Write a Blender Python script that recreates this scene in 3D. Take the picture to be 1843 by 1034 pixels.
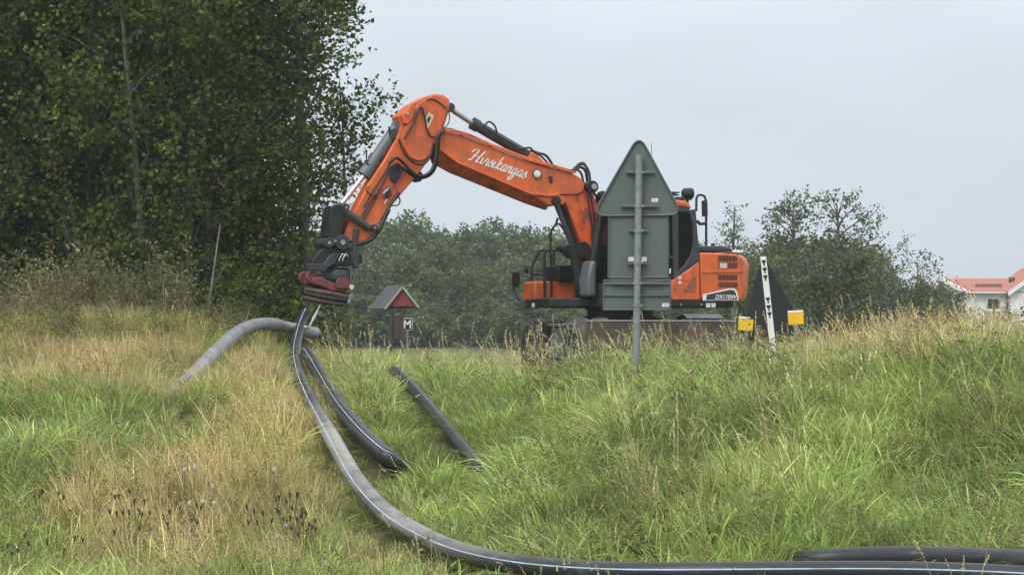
import bpy, bmesh, math, random
import numpy as np
from mathutils import Vector, Matrix
for o in list(bpy.data.objects): bpy.data.objects.remove(o)
SC = bpy.context.scene
COL = SC.collection
R = math.radians
random.seed(7)
RNG = np.random.default_rng(11)

# ------------------------------------------------------------------ camera
F, CX, HY, EYE = 4320.0, 921.5, 600.0, 1.6      # focal length and centre in photo pixels, horizon row, eye height
cam_d = bpy.data.cameras.new('camera'); cam = bpy.data.objects.new('camera', cam_d); COL.objects.link(cam)
cam_d.sensor_width = 36.0; cam_d.lens = F / 1843.0 * 36.0; cam_d.shift_y = (HY - 517.0) / 1843.0
cam_d.clip_start = 0.5; cam_d.clip_end = 4000.0
cam.location = (0, 0, EYE); cam.rotation_euler = (R(90), 0, 0)
SC.camera = cam

# ------------------------------------------------------------------ sky and sun (overcast)
SUN_EL, SUN_AZ = R(52), R(215)                  # azimuth from +Y clockwise: behind the camera, to the left
wd = bpy.data.worlds.new('World'); SC.world = wd; wd.use_nodes = True
nt = wd.node_tree; nt.nodes.clear()
out = nt.nodes.new('ShaderNodeOutputWorld')
sky = nt.nodes.new('ShaderNodeTexSky'); sky.sky_type = 'NISHITA'; sky.sun_disc = False
sky.sun_elevation = SUN_EL; sky.sun_rotation = SUN_AZ; sky.air_density = 1.0; sky.dust_density = 6.0
bg1 = nt.nodes.new('ShaderNodeBackground'); bg1.inputs[1].default_value = 0.06
nt.links.new(sky.outputs[0], bg1.inputs[0])
tc = nt.nodes.new('ShaderNodeTexCoord'); sep = nt.nodes.new('ShaderNodeSeparateXYZ')
nt.links.new(tc.outputs['Generated'], sep.inputs[0])
ramp = nt.nodes.new('ShaderNodeValToRGB')       # even cloud layer: darker low down, brighter overhead
ramp.color_ramp.elements[0].position = 0.0; ramp.color_ramp.elements[0].color = (0.42, 0.470, 0.530, 1)
ramp.color_ramp.elements[1].position = 1.0; ramp.color_ramp.elements[1].color = (1.45, 1.50, 1.56, 1)
nt.links.new(sep.outputs[2], ramp.inputs[0])
mp = nt.nodes.new('ShaderNodeMapping'); mp.inputs['Scale'].default_value = (3, 3, 9)
nz = nt.nodes.new('ShaderNodeTexNoise'); nz.inputs['Scale'].default_value = 1.6; nz.inputs['Detail'].default_value = 4
nt.links.new(tc.outputs['Generated'], mp.inputs[0]); nt.links.new(mp.outputs[0], nz.inputs[0])
mr = nt.nodes.new('ShaderNodeMapRange'); mr.inputs[1].default_value = 0.3; mr.inputs[2].default_value = 0.7
mr.inputs[3].default_value = 0.92; mr.inputs[4].default_value = 1.07
nt.links.new(nz.outputs[0], mr.inputs[0])
mul = nt.nodes.new('ShaderNodeVectorMath'); mul.operation = 'MULTIPLY'
nt.links.new(ramp.outputs[0], mul.inputs[0]); nt.links.new(mr.outputs[0], mul.inputs[1])
bg2 = nt.nodes.new('ShaderNodeBackground'); bg2.inputs[1].default_value = 1.0
nt.links.new(mul.outputs[0], bg2.inputs[0])
mx = nt.nodes.new('ShaderNodeMixShader'); mx.inputs[0].default_value = 0.9
nt.links.new(bg1.outputs[0], mx.inputs[1]); nt.links.new(bg2.outputs[0], mx.inputs[2])
nt.links.new(mx.outputs[0], out.inputs[0])
sun_d = bpy.data.lights.new('sun', 'SUN'); sun_d.energy = 1.5; sun_d.angle = R(28); sun_d.color = (1, 0.965, 0.91)
sun = bpy.data.objects.new('sun', sun_d); COL.objects.link(sun)
sdir = Vector((math.sin(SUN_AZ) * math.cos(SUN_EL), math.cos(SUN_AZ) * math.cos(SUN_EL), math.sin(SUN_EL)))
sun.rotation_euler = sdir.to_track_quat('Z', 'Y').to_euler(); sun.location = sdir * 60
vs = SC.view_settings
vs.view_transform = 'Standard'; vs.look = 'None'; vs.gamma = 1.0; vs.exposure = 0.53; vs.use_curve_mapping = False
SC.cycles.max_bounces = 5; SC.cycles.debug_use_spatial_splits = True; SC.cycles.transparent_max_bounces = 8; SC.cycles.volume_bounces = 1
SC.cycles.use_denoising = True; SC.cycles.denoising_input_passes = 'RGB_ALBEDO_NORMAL'; SC.cycles.denoising_prefilter = 'ACCURATE'
SC.cycles.use_adaptive_sampling = True; SC.cycles.adaptive_threshold = 0.02

# ------------------------------------------------------------------ helpers
def W(px, py, d):                                # photo pixel at depth d (metres along +Y)
    return Vector(((px - CX) / F * d, d, EYE - (py - HY) / F * d))
def sstep(a, b, t):
    t = np.clip((np.asarray(t, float) - a) / (b - a), 0, 1); return t * t * (3 - 2 * t)
def gz(x, y):                                    # height of the ground
    x = np.asarray(x, float); y = np.asarray(y, float)
    rx = sstep(-0.4, 1.2, x); z = -0.40 + 1.35 * sstep(17.0 - 1.2 * rx, 28.0 - 2.3 * rx, y) - 0.20 * sstep(32, 36.5, y)
    z = z + 0.24 * sstep(2.9, 5.2, x) - 0.11 * sstep(-0.6, 0.1, x) * (1 - sstep(0.8, 1.15, x)) * sstep(21, 25, y) - 0.03 * sstep(-0.6, 0.4, x) * (1 - sstep(2.6, 4.0, x)) * sstep(19, 27, y) * (1 - sstep(33, 40, y))
    z = z + 0.90 * np.exp(-((x + 5.9) / 2.9) ** 2 - ((y - 35.5) / 4.5) ** 2)
    near = 1 - sstep(60, 90, y)
    z = z + near * (0.045 * np.sin(1.7 * x + 0.6 * y) * np.sin(1.1 * y - 0.9 * x + 1.3) + 0.03 * np.sin(3.1 * x - 1.0 * y + 0.5))
    return z
def GP(px, py, off=0.0):                         # where the ray through a pixel meets the ground (plus off)
    for d in np.arange(12, 90, 0.05):
        p = W(px, py, d)
        if p.z <= float(gz(p.x, p.y)) + off: return p
    return W(px, py, 60)

def tag(o, label=None, cat=None, group=None, kind=None):
    if label: o['label'] = label
    if cat: o['category'] = cat
    if group: o['group'] = group
    if kind: o['kind'] = kind
    return o
def empty(name, loc=(0, 0, 0), rz=0.0):
    o = bpy.data.objects.new(name, None); COL.objects.link(o)
    o.location = loc; o.rotation_euler = (0, 0, rz); o.empty_display_size = 0.3
    return o
def catmull(pts, n=6):
    P = [Vector(p) for p in pts]
    if len(P) < 3: return P
    P = [P[0] * 2 - P[1]] + P + [P[-1] * 2 - P[-2]]
    res = []
    for i in range(1, len(P) - 2):
        a, b, c, d = P[i - 1], P[i], P[i + 1], P[i + 2]
        for k in range(n):
            t = k / n
            res.append(0.5 * ((2 * b) + (c - a) * t + (2 * a - 5 * b + 4 * c - d) * t * t + (3 * b - a - 3 * c + d) * t ** 3))
    res.append(P[-2]); return res

class MB:
    """collects shapes; build() links them as ONE mesh object"""
    def __init__(s, M=None): s.v = []; s.f = []; s.mi = []; s.m = 0; s.M = M
    def add(s, vs, fs):
        b = len(s.v)
        for v in vs:
            v = Vector(v); s.v.append(tuple(s.M @ v) if s.M else tuple(v))
        for f in fs: s.f.append(tuple(b + i for i in f)); s.mi.append(s.m)
        return s
    def box(s, c, size, rot=None):
        c = Vector(c); h = Vector(size) / 2
        vs = [Vector((x * h.x, y * h.y, z * h.z)) for x in (-1, 1) for y in (-1, 1) for z in (-1, 1)]
        if rot is not None: vs = [rot @ v for v in vs]
        return s.add([c + v for v in vs], [(0, 1, 3, 2), (4, 6, 7, 5), (0, 4, 5, 1), (2, 3, 7, 6), (0, 2, 6, 4), (1, 5, 7, 3)])
    def loft(s, rings, cap=True, close=True):
        n = len(rings[0]); vs = [p for r in rings for p in r]; fs = []
        for i in range(len(rings) - 1):
            for j in range(n if close else n - 1):
                k = (j + 1) % n
                fs.append((i * n + j, i * n + k, (i + 1) * n + k, (i + 1) * n + j))
        if cap:
            fs.append(tuple(range(n))[::-1]); fs.append(tuple((len(rings) - 1) * n + j for j in range(n)))
        return s.add(vs, fs)
    def prism(s, a, b): return s.loft([a, b])
    def tube(s, pts, r, n=8, cap=True):
        pts = [Vector(p) for p in pts]; rings = []
        rr = r if isinstance(r, (list, tuple)) else [r] * len(pts)
        t0 = (pts[1] - pts[0]).normalized()
        up = Vector((0, 0, 1)) if abs(t0.z) < 0.9 else Vector((1, 0, 0))
        a = t0.cross(up).normalized()
        for i, p in enumerate(pts):
            t = (pts[min(i + 1, len(pts) - 1)] - pts[max(i - 1, 0)]).normalized()
            a = (a - t * a.dot(t)).normalized(); b = t.cross(a)
            rings.append([p + (a * math.cos(2 * math.pi * k / n) + b * math.sin(2 * math.pi * k / n)) * rr[i] for k in range(n)])
        return s.loft(rings, cap)
    def cyl(s, p0, p1, r, n=16, r1=None): return s.tube([p0, p1], [r, r if r1 is None else r1], n)
    def lathe(s, c, axis, prof, n=24):           # prof: list of (offset along axis, radius)
        c = Vector(c); t = Vector(axis).normalized(); up = Vector((0, 0, 1)) if abs(t.z) < 0.9 else Vector((1, 0, 0))
        a = t.cross(up).normalized(); b = t.cross(a)
        return s.loft([[c + t * o + (a * math.cos(2 * math.pi * k / n) + b * math.sin(2 * math.pi * k / n)) * r for k in range(n)] for o, r in prof])
    def build(s, name, mat, parent=None, smooth=35, bevel=0.0, seg=2):
        me = bpy.data.meshes.new(name); me.from_pydata(s.v, [], s.f)
        bm = bmesh.new(); bm.from_mesh(me); bmesh.ops.recalc_face_normals(bm, faces=bm.faces); bm.to_mesh(me); bm.free()
        for m in (mat if isinstance(mat, (list, tuple)) else [mat]): me.materials.append(m)
        if any(s.mi): me.polygons.foreach_set('material_index', s.mi)
        me.update()
        o = bpy.data.objects.new(name, me); COL.objects.link(o)
        if smooth:
            me.shade_smooth(); me.set_sharp_from_angle(angle=R(smooth))
        if bevel:
            md = o.modifiers.new('bevel', 'BEVEL'); md.width = bevel; md.segments = seg; md.limit_method = 'ANGLE'; md.angle_limit = R(40)
            md.harden_normals = False
        if parent: o.parent = parent
        return o

# ------------------------------------------------------------------ materials
def mat(name, col, rough=0.6, metal=0.0, col2=None, nscale=6.0, amount=0.5, bump=0.0, bscale=40.0, spec=0.5, coat=0.0, dirt=None, dscale=3.0, dlo=0.5, dhi=0.68, streak=None):
    m = bpy.data.materials.new(name); m.use_nodes = True; t = m.node_tree; b = t.nodes['Principled BSDF']
    b.inputs['Base Color'].default_value = (*col, 1); b.inputs['Roughness'].default_value = rough; b.inputs['Metallic'].default_value = metal
    b.inputs['Specular IOR Level'].default_value = spec; b.inputs['Coat Weight'].default_value = coat
    tcn = t.nodes.new('ShaderNodeTexCoord'); prev = None
    c2 = col2 if col2 else tuple(c * 0.72 for c in col)
    n = t.nodes.new('ShaderNodeTexNoise'); n.inputs['Scale'].default_value = nscale; n.inputs['Detail'].default_value = 6
    t.links.new(tcn.outputs['Object'], n.inputs[0])
    mr = t.nodes.new('ShaderNodeMapRange'); mr.inputs[1].default_value = 0.35; mr.inputs[2].default_value = 0.7; mr.inputs[4].default_value = amount
    t.links.new(n.outputs[0], mr.inputs[0])
    mi = t.nodes.new('ShaderNodeMix'); mi.data_type = 'RGBA'; mi.inputs[6].default_value = (*col, 1); mi.inputs[7].default_value = (*c2, 1)
    t.links.new(mr.outputs[0], mi.inputs[0]); prev = mi.outputs[2]
    if dirt:
        n2 = t.nodes.new('ShaderNodeTexNoise'); n2.inputs['Scale'].default_value = dscale; n2.inputs['Detail'].default_value = 9; n2.inputs['Roughness'].default_value = 0.68
        t.links.new(tcn.outputs['Object'], n2.inputs[0])
        m2 = t.nodes.new('ShaderNodeMapRange'); m2.inputs[1].default_value = dlo; m2.inputs[2].default_value = dhi; m2.inputs[4].default_value = 0.85
        t.links.new(n2.outputs[0], m2.inputs[0])
        mj = t.nodes.new('ShaderNodeMix'); mj.data_type = 'RGBA'; mj.inputs[7].default_value = (*dirt, 1)
        t.links.new(m2.outputs[0], mj.inputs[0]); t.links.new(prev, mj.inputs[6]); prev = mj.outputs[2]
        m3 = t.nodes.new('ShaderNodeMapRange'); m3.inputs[1].default_value = dlo; m3.inputs[2].default_value = dhi; m3.inputs[3].default_value = rough; m3.inputs[4].default_value = 0.9
        t.links.new(n2.outputs[0], m3.inputs[0]); t.links.new(m3.outputs[0], b.inputs['Roughness'])
    if streak:                                    # rain-washed grime running down
        mpn = t.nodes.new('ShaderNodeMapping'); mpn.inputs['Scale'].default_value = (9, 9, 0.9); t.links.new(tcn.outputs['Object'], mpn.inputs[0])
        n4 = t.nodes.new('ShaderNodeTexNoise'); n4.inputs['Scale'].default_value = 1.6; n4.inputs['Detail'].default_value = 6; n4.inputs['Roughness'].default_value = 0.65; t.links.new(mpn.outputs[0], n4.inputs[0])
        m4 = t.nodes.new('ShaderNodeMapRange'); m4.inputs[1].default_value = 0.52; m4.inputs[2].default_value = 0.72; m4.inputs[4].default_value = streak[1]; t.links.new(n4.outputs[0], m4.inputs[0])
        mk = t.nodes.new('ShaderNodeMix'); mk.data_type = 'RGBA'; mk.inputs[7].default_value = (*streak[0], 1); t.links.new(m4.outputs[0], mk.inputs[0]); t.links.new(prev, mk.inputs[6]); prev = mk.outputs[2]
    t.links.new(prev, b.inputs['Base Color'])
    if bump:
        n3 = t.nodes.new('ShaderNodeTexNoise'); n3.inputs['Scale'].default_value = bscale; n3.inputs['Detail'].default_value = 4
        t.links.new(tcn.outputs['Object'], n3.inputs[0])
        bp = t.nodes.new('ShaderNodeBump'); bp.inputs['Strength'].default_value = bump; bp.inputs['Distance'].default_value = 0.02
        t.links.new(n3.outputs[0], bp.inputs['Height']); t.links.new(bp.outputs[0], b.inputs['Normal'])
    return m
def leaf_mat(name, tint=(1, 1, 1), trans=0.35, rough=0.5, instancer=False, spec=0.35):
    m = bpy.data.materials.new(name); m.use_nodes = True; t = m.node_tree; b = t.nodes['Principled BSDF']; o = t.nodes['Material Output']
    a = t.nodes.new('ShaderNodeAttribute'); a.attribute_name = 'shade_col'
    mu = t.nodes.new('ShaderNodeMix'); mu.data_type = 'RGBA'; mu.blend_type = 'MULTIPLY'; mu.inputs[0].default_value = 1
    t.links.new(a.outputs['Color'], mu.inputs[6]); mu.inputs[7].default_value = (*tint, 1)
    if instancer:
        ai = t.nodes.new('ShaderNodeAttribute'); ai.attribute_type = 'INSTANCER'; ai.attribute_name = 'tint'
        t.links.new(ai.outputs['Color'], mu.inputs[7])
    b.inputs['Roughness'].default_value = rough; b.inputs['Specular IOR Level'].default_value = spec
    t.links.new(mu.outputs[2], b.inputs['Base Color'])
    tr = t.nodes.new('ShaderNodeBsdfTranslucent'); ms = t.nodes.new('ShaderNodeMixShader'); ms.inputs[0].default_value = trans
    t.links.new(mu.outputs[2], tr.inputs['Color'])
    t.links.new(b.outputs[0], ms.inputs[1]); t.links.new(tr.outputs[0], ms.inputs[2]); t.links.new(ms.outputs[0], o.inputs[0])
    return m
MUD = (0.16, 0.12, 0.08)
M = dict(
    orange=mat('orange_paint', (0.68, 0.130, 0.026), 0.45, col2=(0.54, 0.098, 0.022), nscale=2.5, amount=0.8, dirt=(0.20, 0.085, 0.045), dscale=2.8, dlo=0.48, dhi=0.80, bump=0.04, bscale=25, streak=((0.16, 0.075, 0.045), 0.6)),
    orange_worn=mat('worn_orange_paint', (0.72, 0.115, 0.022), 0.5, col2=(0.5, 0.08, 0.02), nscale=5, amount=0.9, dirt=(0.10, 0.05, 0.034), dscale=5.0, dlo=0.46, dhi=0.66, bump=0.06),
    black=mat('black_paint', (0.012, 0.013, 0.014), 0.5, col2=(0.03, 0.03, 0.03), nscale=7, amount=0.8, spec=0.35, dirt=(0.07, 0.06, 0.048), dscale=3.0, dlo=0.58, dhi=0.8),
    charcoal=mat('charcoal_paint', (0.040, 0.046, 0.052), 0.5, col2=(0.026, 0.03, 0.034), nscale=4, amount=0.8, spec=0.4, dirt=(0.09, 0.08, 0.065), dscale=3.5, dlo=0.56, dhi=0.76),
    steel_grey=mat('grey_cylinder_paint', (0.115, 0.135, 0.15), 0.45, col2=(0.08, 0.095, 0.105), nscale=6, amount=0.8),
    chrome=mat('chrome_rod', (0.72, 0.73, 0.74), 0.22, 1.0, nscale=20, amount=0.3),
    steel=mat('bare_steel', (0.42, 0.42, 0.41), 0.42, 0.8, nscale=14, amount=0.7),
    hose=mat('rubber_hose', (0.014, 0.014, 0.015), 0.55, nscale=20),
    tyre=mat('tyre_rubber', (0.045, 0.045, 0.046), 0.75, col2=(0.075, 0.07, 0.062), nscale=9, amount=1.0, bump=0.25, bscale=60, dirt=(0.13, 0.105, 0.075), dscale=5, dlo=0.52, dhi=0.7),
    glass=mat('dark_glass', (0.004, 0.0045, 0.005), 0.05, spec=0.1, nscale=1, amount=0.2),
    rust=mat('worn_blade_steel', (0.13, 0.105, 0.09), 0.7, 0.1, col2=(0.07, 0.065, 0.062), nscale=3, amount=1.0, bump=0.2, bscale=18, dirt=(0.20, 0.135, 0.09), dscale=2.6, dlo=0.45, dhi=0.65, streak=((0.24, 0.19, 0.14), 0.6)),
    red=mat('worn_red_paint', (0.19, 0.038, 0.034), 0.6, col2=(0.09, 0.026, 0.026), nscale=9, amount=1.0, dirt=(0.09, 0.07, 0.06), dscale=7, dlo=0.5, dhi=0.68),
    brown_bar=mat('worn_brown_bar', (0.12, 0.07, 0.052), 0.7, col2=(0.035, 0.028, 0.026), nscale=10, amount=1.0, bump=0.2),
    white=mat('white_paint', (0.78, 0.78, 0.76), 0.5, col2=(0.6, 0.6, 0.57), nscale=8, amount=0.6),
    sticker=mat('printed_sticker', (0.74, 0.73, 0.70), 0.5, col2=(0.32, 0.31, 0.30), nscale=60, amount=0.9),
    cream=mat('cream_sticker', (0.70, 0.62, 0.45), 0.5, col2=(0.45, 0.36, 0.25), nscale=40, amount=0.9),
    signback=mat('grey_green_sign_back', (0.105, 0.128, 0.118), 0.55, col2=(0.085, 0.105, 0.097), nscale=2.5, amount=0.8, dirt=(0.15, 0.165, 0.15), dscale=5, dlo=0.55, dhi=0.85, streak=((0.07, 0.085, 0.075), 0.55)),
    galv=mat('galvanised_steel', (0.30, 0.32, 0.33), 0.5, 0.6, col2=(0.21, 0.225, 0.235), nscale=16, amount=1.0, bump=0.05),
    pipe=mat('black_polyethylene', (0.022, 0.023, 0.025), 0.38, spec=0.28, col2=(0.030, 0.031, 0.033), nscale=4, amount=1.0, dirt=(0.16, 0.15, 0.13), dscale=3.0, dlo=0.58, dhi=0.85, bump=0.05),
    pipe_dusty=mat('dusty_grey_pipe', (0.25, 0.25, 0.255), 0.42, col2=(0.16, 0.16, 0.165), nscale=4, amount=1.0, dirt=(0.09, 0.085, 0.08), dscale=4.5, dlo=0.56, dhi=0.7, bump=0.08),
    stripe=mat('pale_blue_stripe', (0.42, 0.60, 0.78), 0.45, col2=(0.25, 0.33, 0.40), nscale=5, amount=1.0),
    rope=mat('grey_rope', (0.36, 0.34, 0.31), 0.9, nscale=30, bump=0.4),
    redwood=mat('red_stained_boards', (0.20, 0.035, 0.030), 0.75, col2=(0.14, 0.028, 0.025), nscale=5, amount=0.8),
    brownwood=mat('dark_brown_board', (0.055, 0.038, 0.032), 0.8, nscale=6, amount=0.8),
    felt=mat('grey_roof_felt', (0.065, 0.07, 0.075), 0.85, col2=(0.04, 0.042, 0.045), nscale=4, amount=0.9),
    palewood=mat('pale_weathered_board', (0.34, 0.33, 0.31), 0.75, nscale=8),
    matteblack=mat('matte_black_sheet', (0.012, 0.014, 0.017), 0.7, nscale=3),
    yellow=mat('yellow_plastic', (0.85, 0.52, 0.012), 0.45, col2=(0.72, 0.42, 0.012), nscale=5, amount=0.8),
    wall=mat('white_render', (0.80, 0.81, 0.80), 0.85, col2=(0.74, 0.75, 0.75), nscale=0.8, amount=0.8),
    tiles=mat('red_roof_tiles', (0.36, 0.125, 0.08), 0.8, col2=(0.27, 0.095, 0.065), nscale=2.2, amount=1.0),
    bark=mat('grey_bark', (0.13, 0.125, 0.105), 0.85, col2=(0.06, 0.055, 0.045), nscale=6, amount=1.0, bump=0.4, bscale=20),
    palebark=mat('pale_bark', (0.30, 0.285, 0.25), 0.8, col2=(0.12, 0.11, 0.095), nscale=5, amount=1.0, bump=0.3, bscale=15),
    lamp_glass=mat('lamp_lens', (0.7, 0.7, 0.7), 0.1, nscale=30, amount=0.4),
    redlens=mat('red_lens', (0.14, 0.02, 0.015), 0.3),
)
# ------------------------------------------------------------------ ground: one sheet out to the horizon
def ground_sheet():
    xs = np.unique(np.concatenate([np.arange(-16, 16.01, 0.25), np.linspace(-60, 60, 41), np.linspace(-1500, 1500, 25)]))
    ys = np.unique(np.concatenate([np.arange(10, 50.01, 0.25), np.linspace(-20, 10, 10), np.linspace(50, 120, 29), np.linspace(120, 2600, 30)]))
    X, Y = np.meshgrid(xs, ys); Z = gz(X, Y)
    v = np.stack([X, Y, Z], -1).reshape(-1, 3); nx = len(xs); ny = len(ys)
    i = np.arange(nx * ny).reshape(ny, nx)
    f = np.stack([i[:-1, :-1], i[:-1, 1:], i[1:, 1:], i[1:, :-1]], -1).reshape(-1, 4)
    me = bpy.data.meshes.new('ground'); me.from_pydata(v.tolist(), [], f.tolist()); me.shade_smooth()
    o = bpy.data.objects.new('ground', me); COL.objects.link(o)
    me.materials.append(mat('meadow_soil', (0.050, 0.066, 0.020), 0.95, col2=(0.085, 0.075, 0.036), nscale=0.9, amount=1.0, bump=0.6, bscale=12, spec=0.1))
    tag(o, kind='structure')
ground_sheet()
# ------------------------------------------------------------------ wheeled excavator
TH = R(20); X0, Y0, ZG = 1.812, 40.0, 0.75
cT, sT = math.cos(TH), math.sin(TH)
exc = empty('wheeled_excavator', (X0, Y0, ZG), math.pi + TH)
tag(exc, 'orange wheeled excavator with raised boom and lettering behind the triangular sign', 'excavator')
def EU(px, py, l):                                # pixel on the machine's vertical plane at lateral offset l -> local point
    k = (px - CX) / F
    u = (X0 + l * sT - k * (Y0 - l * cT)) / (cT - k * sT)
    y = Y0 - u * sT - l * cT
    return Vector((u, l, EYE - (py - HY) / F * y - ZG))
def EL(px, py, u):                                # pixel on the plane at forward offset u -> local point
    k = (px - CX) / F
    l = (k * (Y0 - u * sT) - X0 + u * cT) / (sT + k * cT)
    y = Y0 - u * sT - l * cT
    return Vector((u, l, EYE - (py - HY) / F * y - ZG))
def side(px, l0, l1, ref=None):                   # outline in pixels, seen on plane l1, thick from l0 to l1
    p = [EU(x, y, l1 if ref is None else ref) for x, y in px]
    return [Vector((q.x, l0, q.z)) for q in p], [Vector((q.x, l1, q.z)) for q in p]
def PX(name, px, l0, l1, m, parent=exc, bevel=0.012, ref=None, **k):
    return MB().prism(*side(px, l0, l1, ref)).build(name, m, parent, bevel=bevel, **k)
def hose(px, l, r, name='hose', parent=exc, m=None, n=6):
    if not isinstance(l, (list, tuple)): l = [l] * len(px)
    return MB().tube(catmull([EU(x, y, q) for (x, y), q in zip(px, l)], 5), r, n).build(name, m or M['hose'], parent, smooth=60)

# --- undercarriage (turned towards the camera, independent of the upper works)
UY = R(15)
wdir = Vector((math.sin(UY), -math.cos(UY), 0))   # world direction of the undercarriage's front
fl = Matrix.Rotation(-(math.pi + TH), 3, 'Z') @ wdir
UM = Matrix.Rotation(math.atan2(fl.y, fl.x), 4, 'Z')   # undercarriage frame -> machine frame: x front, y left
u = MB(UM)
u.box((0, 0, 0.83), (2.7, 0.72, 0.34)); u.box((0, 0, 1.03), (1.3, 1.05, 0.16)); u.box((1.3, 0, 0.58), (0.28, 1.9, 0.26)); u.box((-1.3, 0, 0.58), (0.28, 1.9, 0.26))
u.cyl((1.3, -0.25, 0.58), (1.3, 0.25, 0.58), 0.27); u.cyl((-1.3, -0.25, 0.58), (-1.3, 0.25, 0.58), 0.27)
u.build('undercarriage_frame', M['black'], exc, bevel=0.02)
for ax in (1.3, -1.3):
    for sd in (1, -1):
        w = MB(UM)
        for off in (0.66, 1.0):
            prof = [(-0.14, 0.30), (-0.15, 0.40), (-0.15, 0.47), (-0.135, 0.52), (-0.10, 0.548)] + [(o_ + d_, 0.558 - (0.012 if k_ else 0)) for o_ in (-0.06, 0.0, 0.06) for d_, k_ in ((-0.022, 0), (0.022, 0), (0.024, 1), (0.034, 1))] + [(0.10, 0.548), (0.135, 0.52), (0.15, 0.47), (0.15, 0.40), (0.14, 0.30)]
            w.lathe((ax, sd * (off + 0.1), 0.55), (0, sd, 0), prof, 40)
        t = w.build('wheel', M['tyre'], exc)
        r = MB(UM); y = sd * 1.1
        r.lathe((ax, y, 0.55), (0, sd, 0), [(0.146, 0.335), (0.146, 0.295), (0.05, 0.27), (0.03, 0.16), (0.10, 0.13), (0.10, 0.03)], 28)
        for k in range(8):
            a = 2 * math.pi * k / 8
            r.cyl((ax + 0.2 * math.cos(a), y + sd * 0.03, 0.55 + 0.2 * math.sin(a)), (ax + 0.2 * math.cos(a), y + sd * 0.065, 0.55 + 0.2 * math.sin(a)), 0.017, 6)
        r.build('rim', M['charcoal'], t)
        g = MB(UM); g.lathe((ax, y, 0.55), (0, sd, 0), [(0.14, 0.472), (0.155, 0.472), (0.155, 0.457), (0.14, 0.457)], 40); g.build('sidewall_ring', M['palewood'], t)
bl = MB(UM)
prof = [(1.97, 0.16), (2.07, 0.24), (2.01, 0.48), (2.01, 0.72), (2.11, 1.03), (2.07, 1.04), (1.95, 0.74), (1.95, 0.46), (1.93, 0.2)]
bl.prism([Vector((x, -1.24, z)) for x, z in prof], [Vector((x, 1.24, z)) for x, z in prof])
b = bl.build('dozer_blade', M['rust'], exc, bevel=0.008)
e = MB(UM); e.box((2.095, 0, 1.055), (0.05, 2.48, 0.024)); e.build('top_edge', M['steel'], b)
e = MB(UM); e.box((2.07, 0, 0.155), (0.05, 2.48, 0.10)); e.build('cutting_edge', M['rust'], b)
for sd in (1, -1):
    a = MB(UM); a.tube([(1.1, sd * 0.42, 0.7), (1.55, sd * 0.46, 0.55), (1.96, sd * 0.5, 0.5)], 0.08, 8); a.build('blade_arm', M['black'], exc)
    if sd < 0: continue
    f = MB(UM); f.loft([[Vector((1.3 + r_ * math.cos(a_), y_, 0.55 + r_ * math.sin(a_))) for r_, y_ in ((0.60, sd * 0.62), (0.60, sd * 1.24), (0.625, sd * 1.24), (0.625, sd * 0.62))] for a_ in [R(q) for q in range(62, 150, 8)]])
    f.build('mudguard', M['steel_grey'], exc)
s = MB(UM); s.box((0.4, -1.0, 0.99), (0.9, 0.5, 0.05)); s.box((0.4, -1.0, 0.70), (0.8, 0.42, 0.5)); s.build('step_box', M['steel_grey'], exc, bevel=0.015)
MB().lathe((0, 0, 1.08), (0, 0, 1), [(0, 0.62), (0.06, 0.62), (0.06, 0.56), (0.17, 0.56), (0.17, 0.6), (0.2, 0.6)], 40).build('slew_ring', M['black'], exc)

# --- platform, hood, counterweight
zb, zd = 1.28, 1.44                               # underside and top of the deck
def deck_outline(z):
    p = [(1.30, -1.12), (1.22, -1.2), (-1.2, -1.2), (-1.6, -1.0), (-1.77, -0.5), (-1.77, 0.5), (-1.6, 1.0), (-1.2, 1.2), (0.30, 1.2), (0.62, 1.2), (0.66, 1.12), (0.70, 0.28), (0.95, 0.2), (1.30, 0.1)]
    return [Vector((x, y, z)) for x, y in p]
d = MB().prism(deck_outline(zb), deck_outline(zd)).build('platform_deck', M['black'], exc, bevel=0.03, seg=3)
for px, m_, nm, w_ in ((960, M['lamp_glass'], 'headlight', 0.10), (948, M['redlens'], 'reflector', 0.09)):
    q = EL(px, 549, 1.302); MB().box(q, (0.03, w_, 0.075)).build(nm, m_, d, bevel=0.008)
for px in (1225, 1262):
    q = EU(px, 548, 1.205); MB().lathe(q, (0, 1, 0), [(0, 0.016), (0.012, 0.016)], 10).build('bolt', M['steel'], d)
for px in (1274.5, 1284):
    q = EU(px, 549, 1.203); MB().box(q, (0.075, 0.008, 0.07)).build('sticker', M['sticker'], d)
HT = [(1259.6, 454), (1300, 455), (1328, 458), (1337, 463), (1340.5, 474), (1339.5, 512), (1338, 530), (1334, 541), (1262, 541)]
hood_a, hood_b = side(HT, -1.0, 1.2)
def inset(pts, l, k, c): return [Vector((c.x + (p.x - c.x) * k, l, c.z + (p.z - c.z) * k)) for p in pts]
hc = sum(hood_b, Vector()) / len(hood_b)
back = [Vector((p.x - (0.30 if p.x < -1.3 else 0), p.y, p.z)) for p in inset(hood_b, 0.75, 1.0, hc)]
hood = MB().loft([inset(back, -1.12, 0.97, hc), inset(back, -0.6, 1, hc), inset(back, 0.72, 1, hc), inset(hood_b, 1.12, 1.0, hc), inset(hood_b, 1.2, 0.985, hc)]).build('engine_hood', M['orange'], exc, bevel=0.025, seg=3)
PN = [(1208.5, 541), (1208.5, 505), (1240, 484), (1259, 470), (1260.5, 541)]
panel = PX('side_panel', PN, 0.7, 1.2, M['orange'], bevel=0.018)
MB().tube([EU(x, y, 1.212) for x, y in ((1262, 490), (1300, 488.5), (1338, 489))], 0.007, 6).build('seam', M['orange_worn'], hood)
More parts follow.
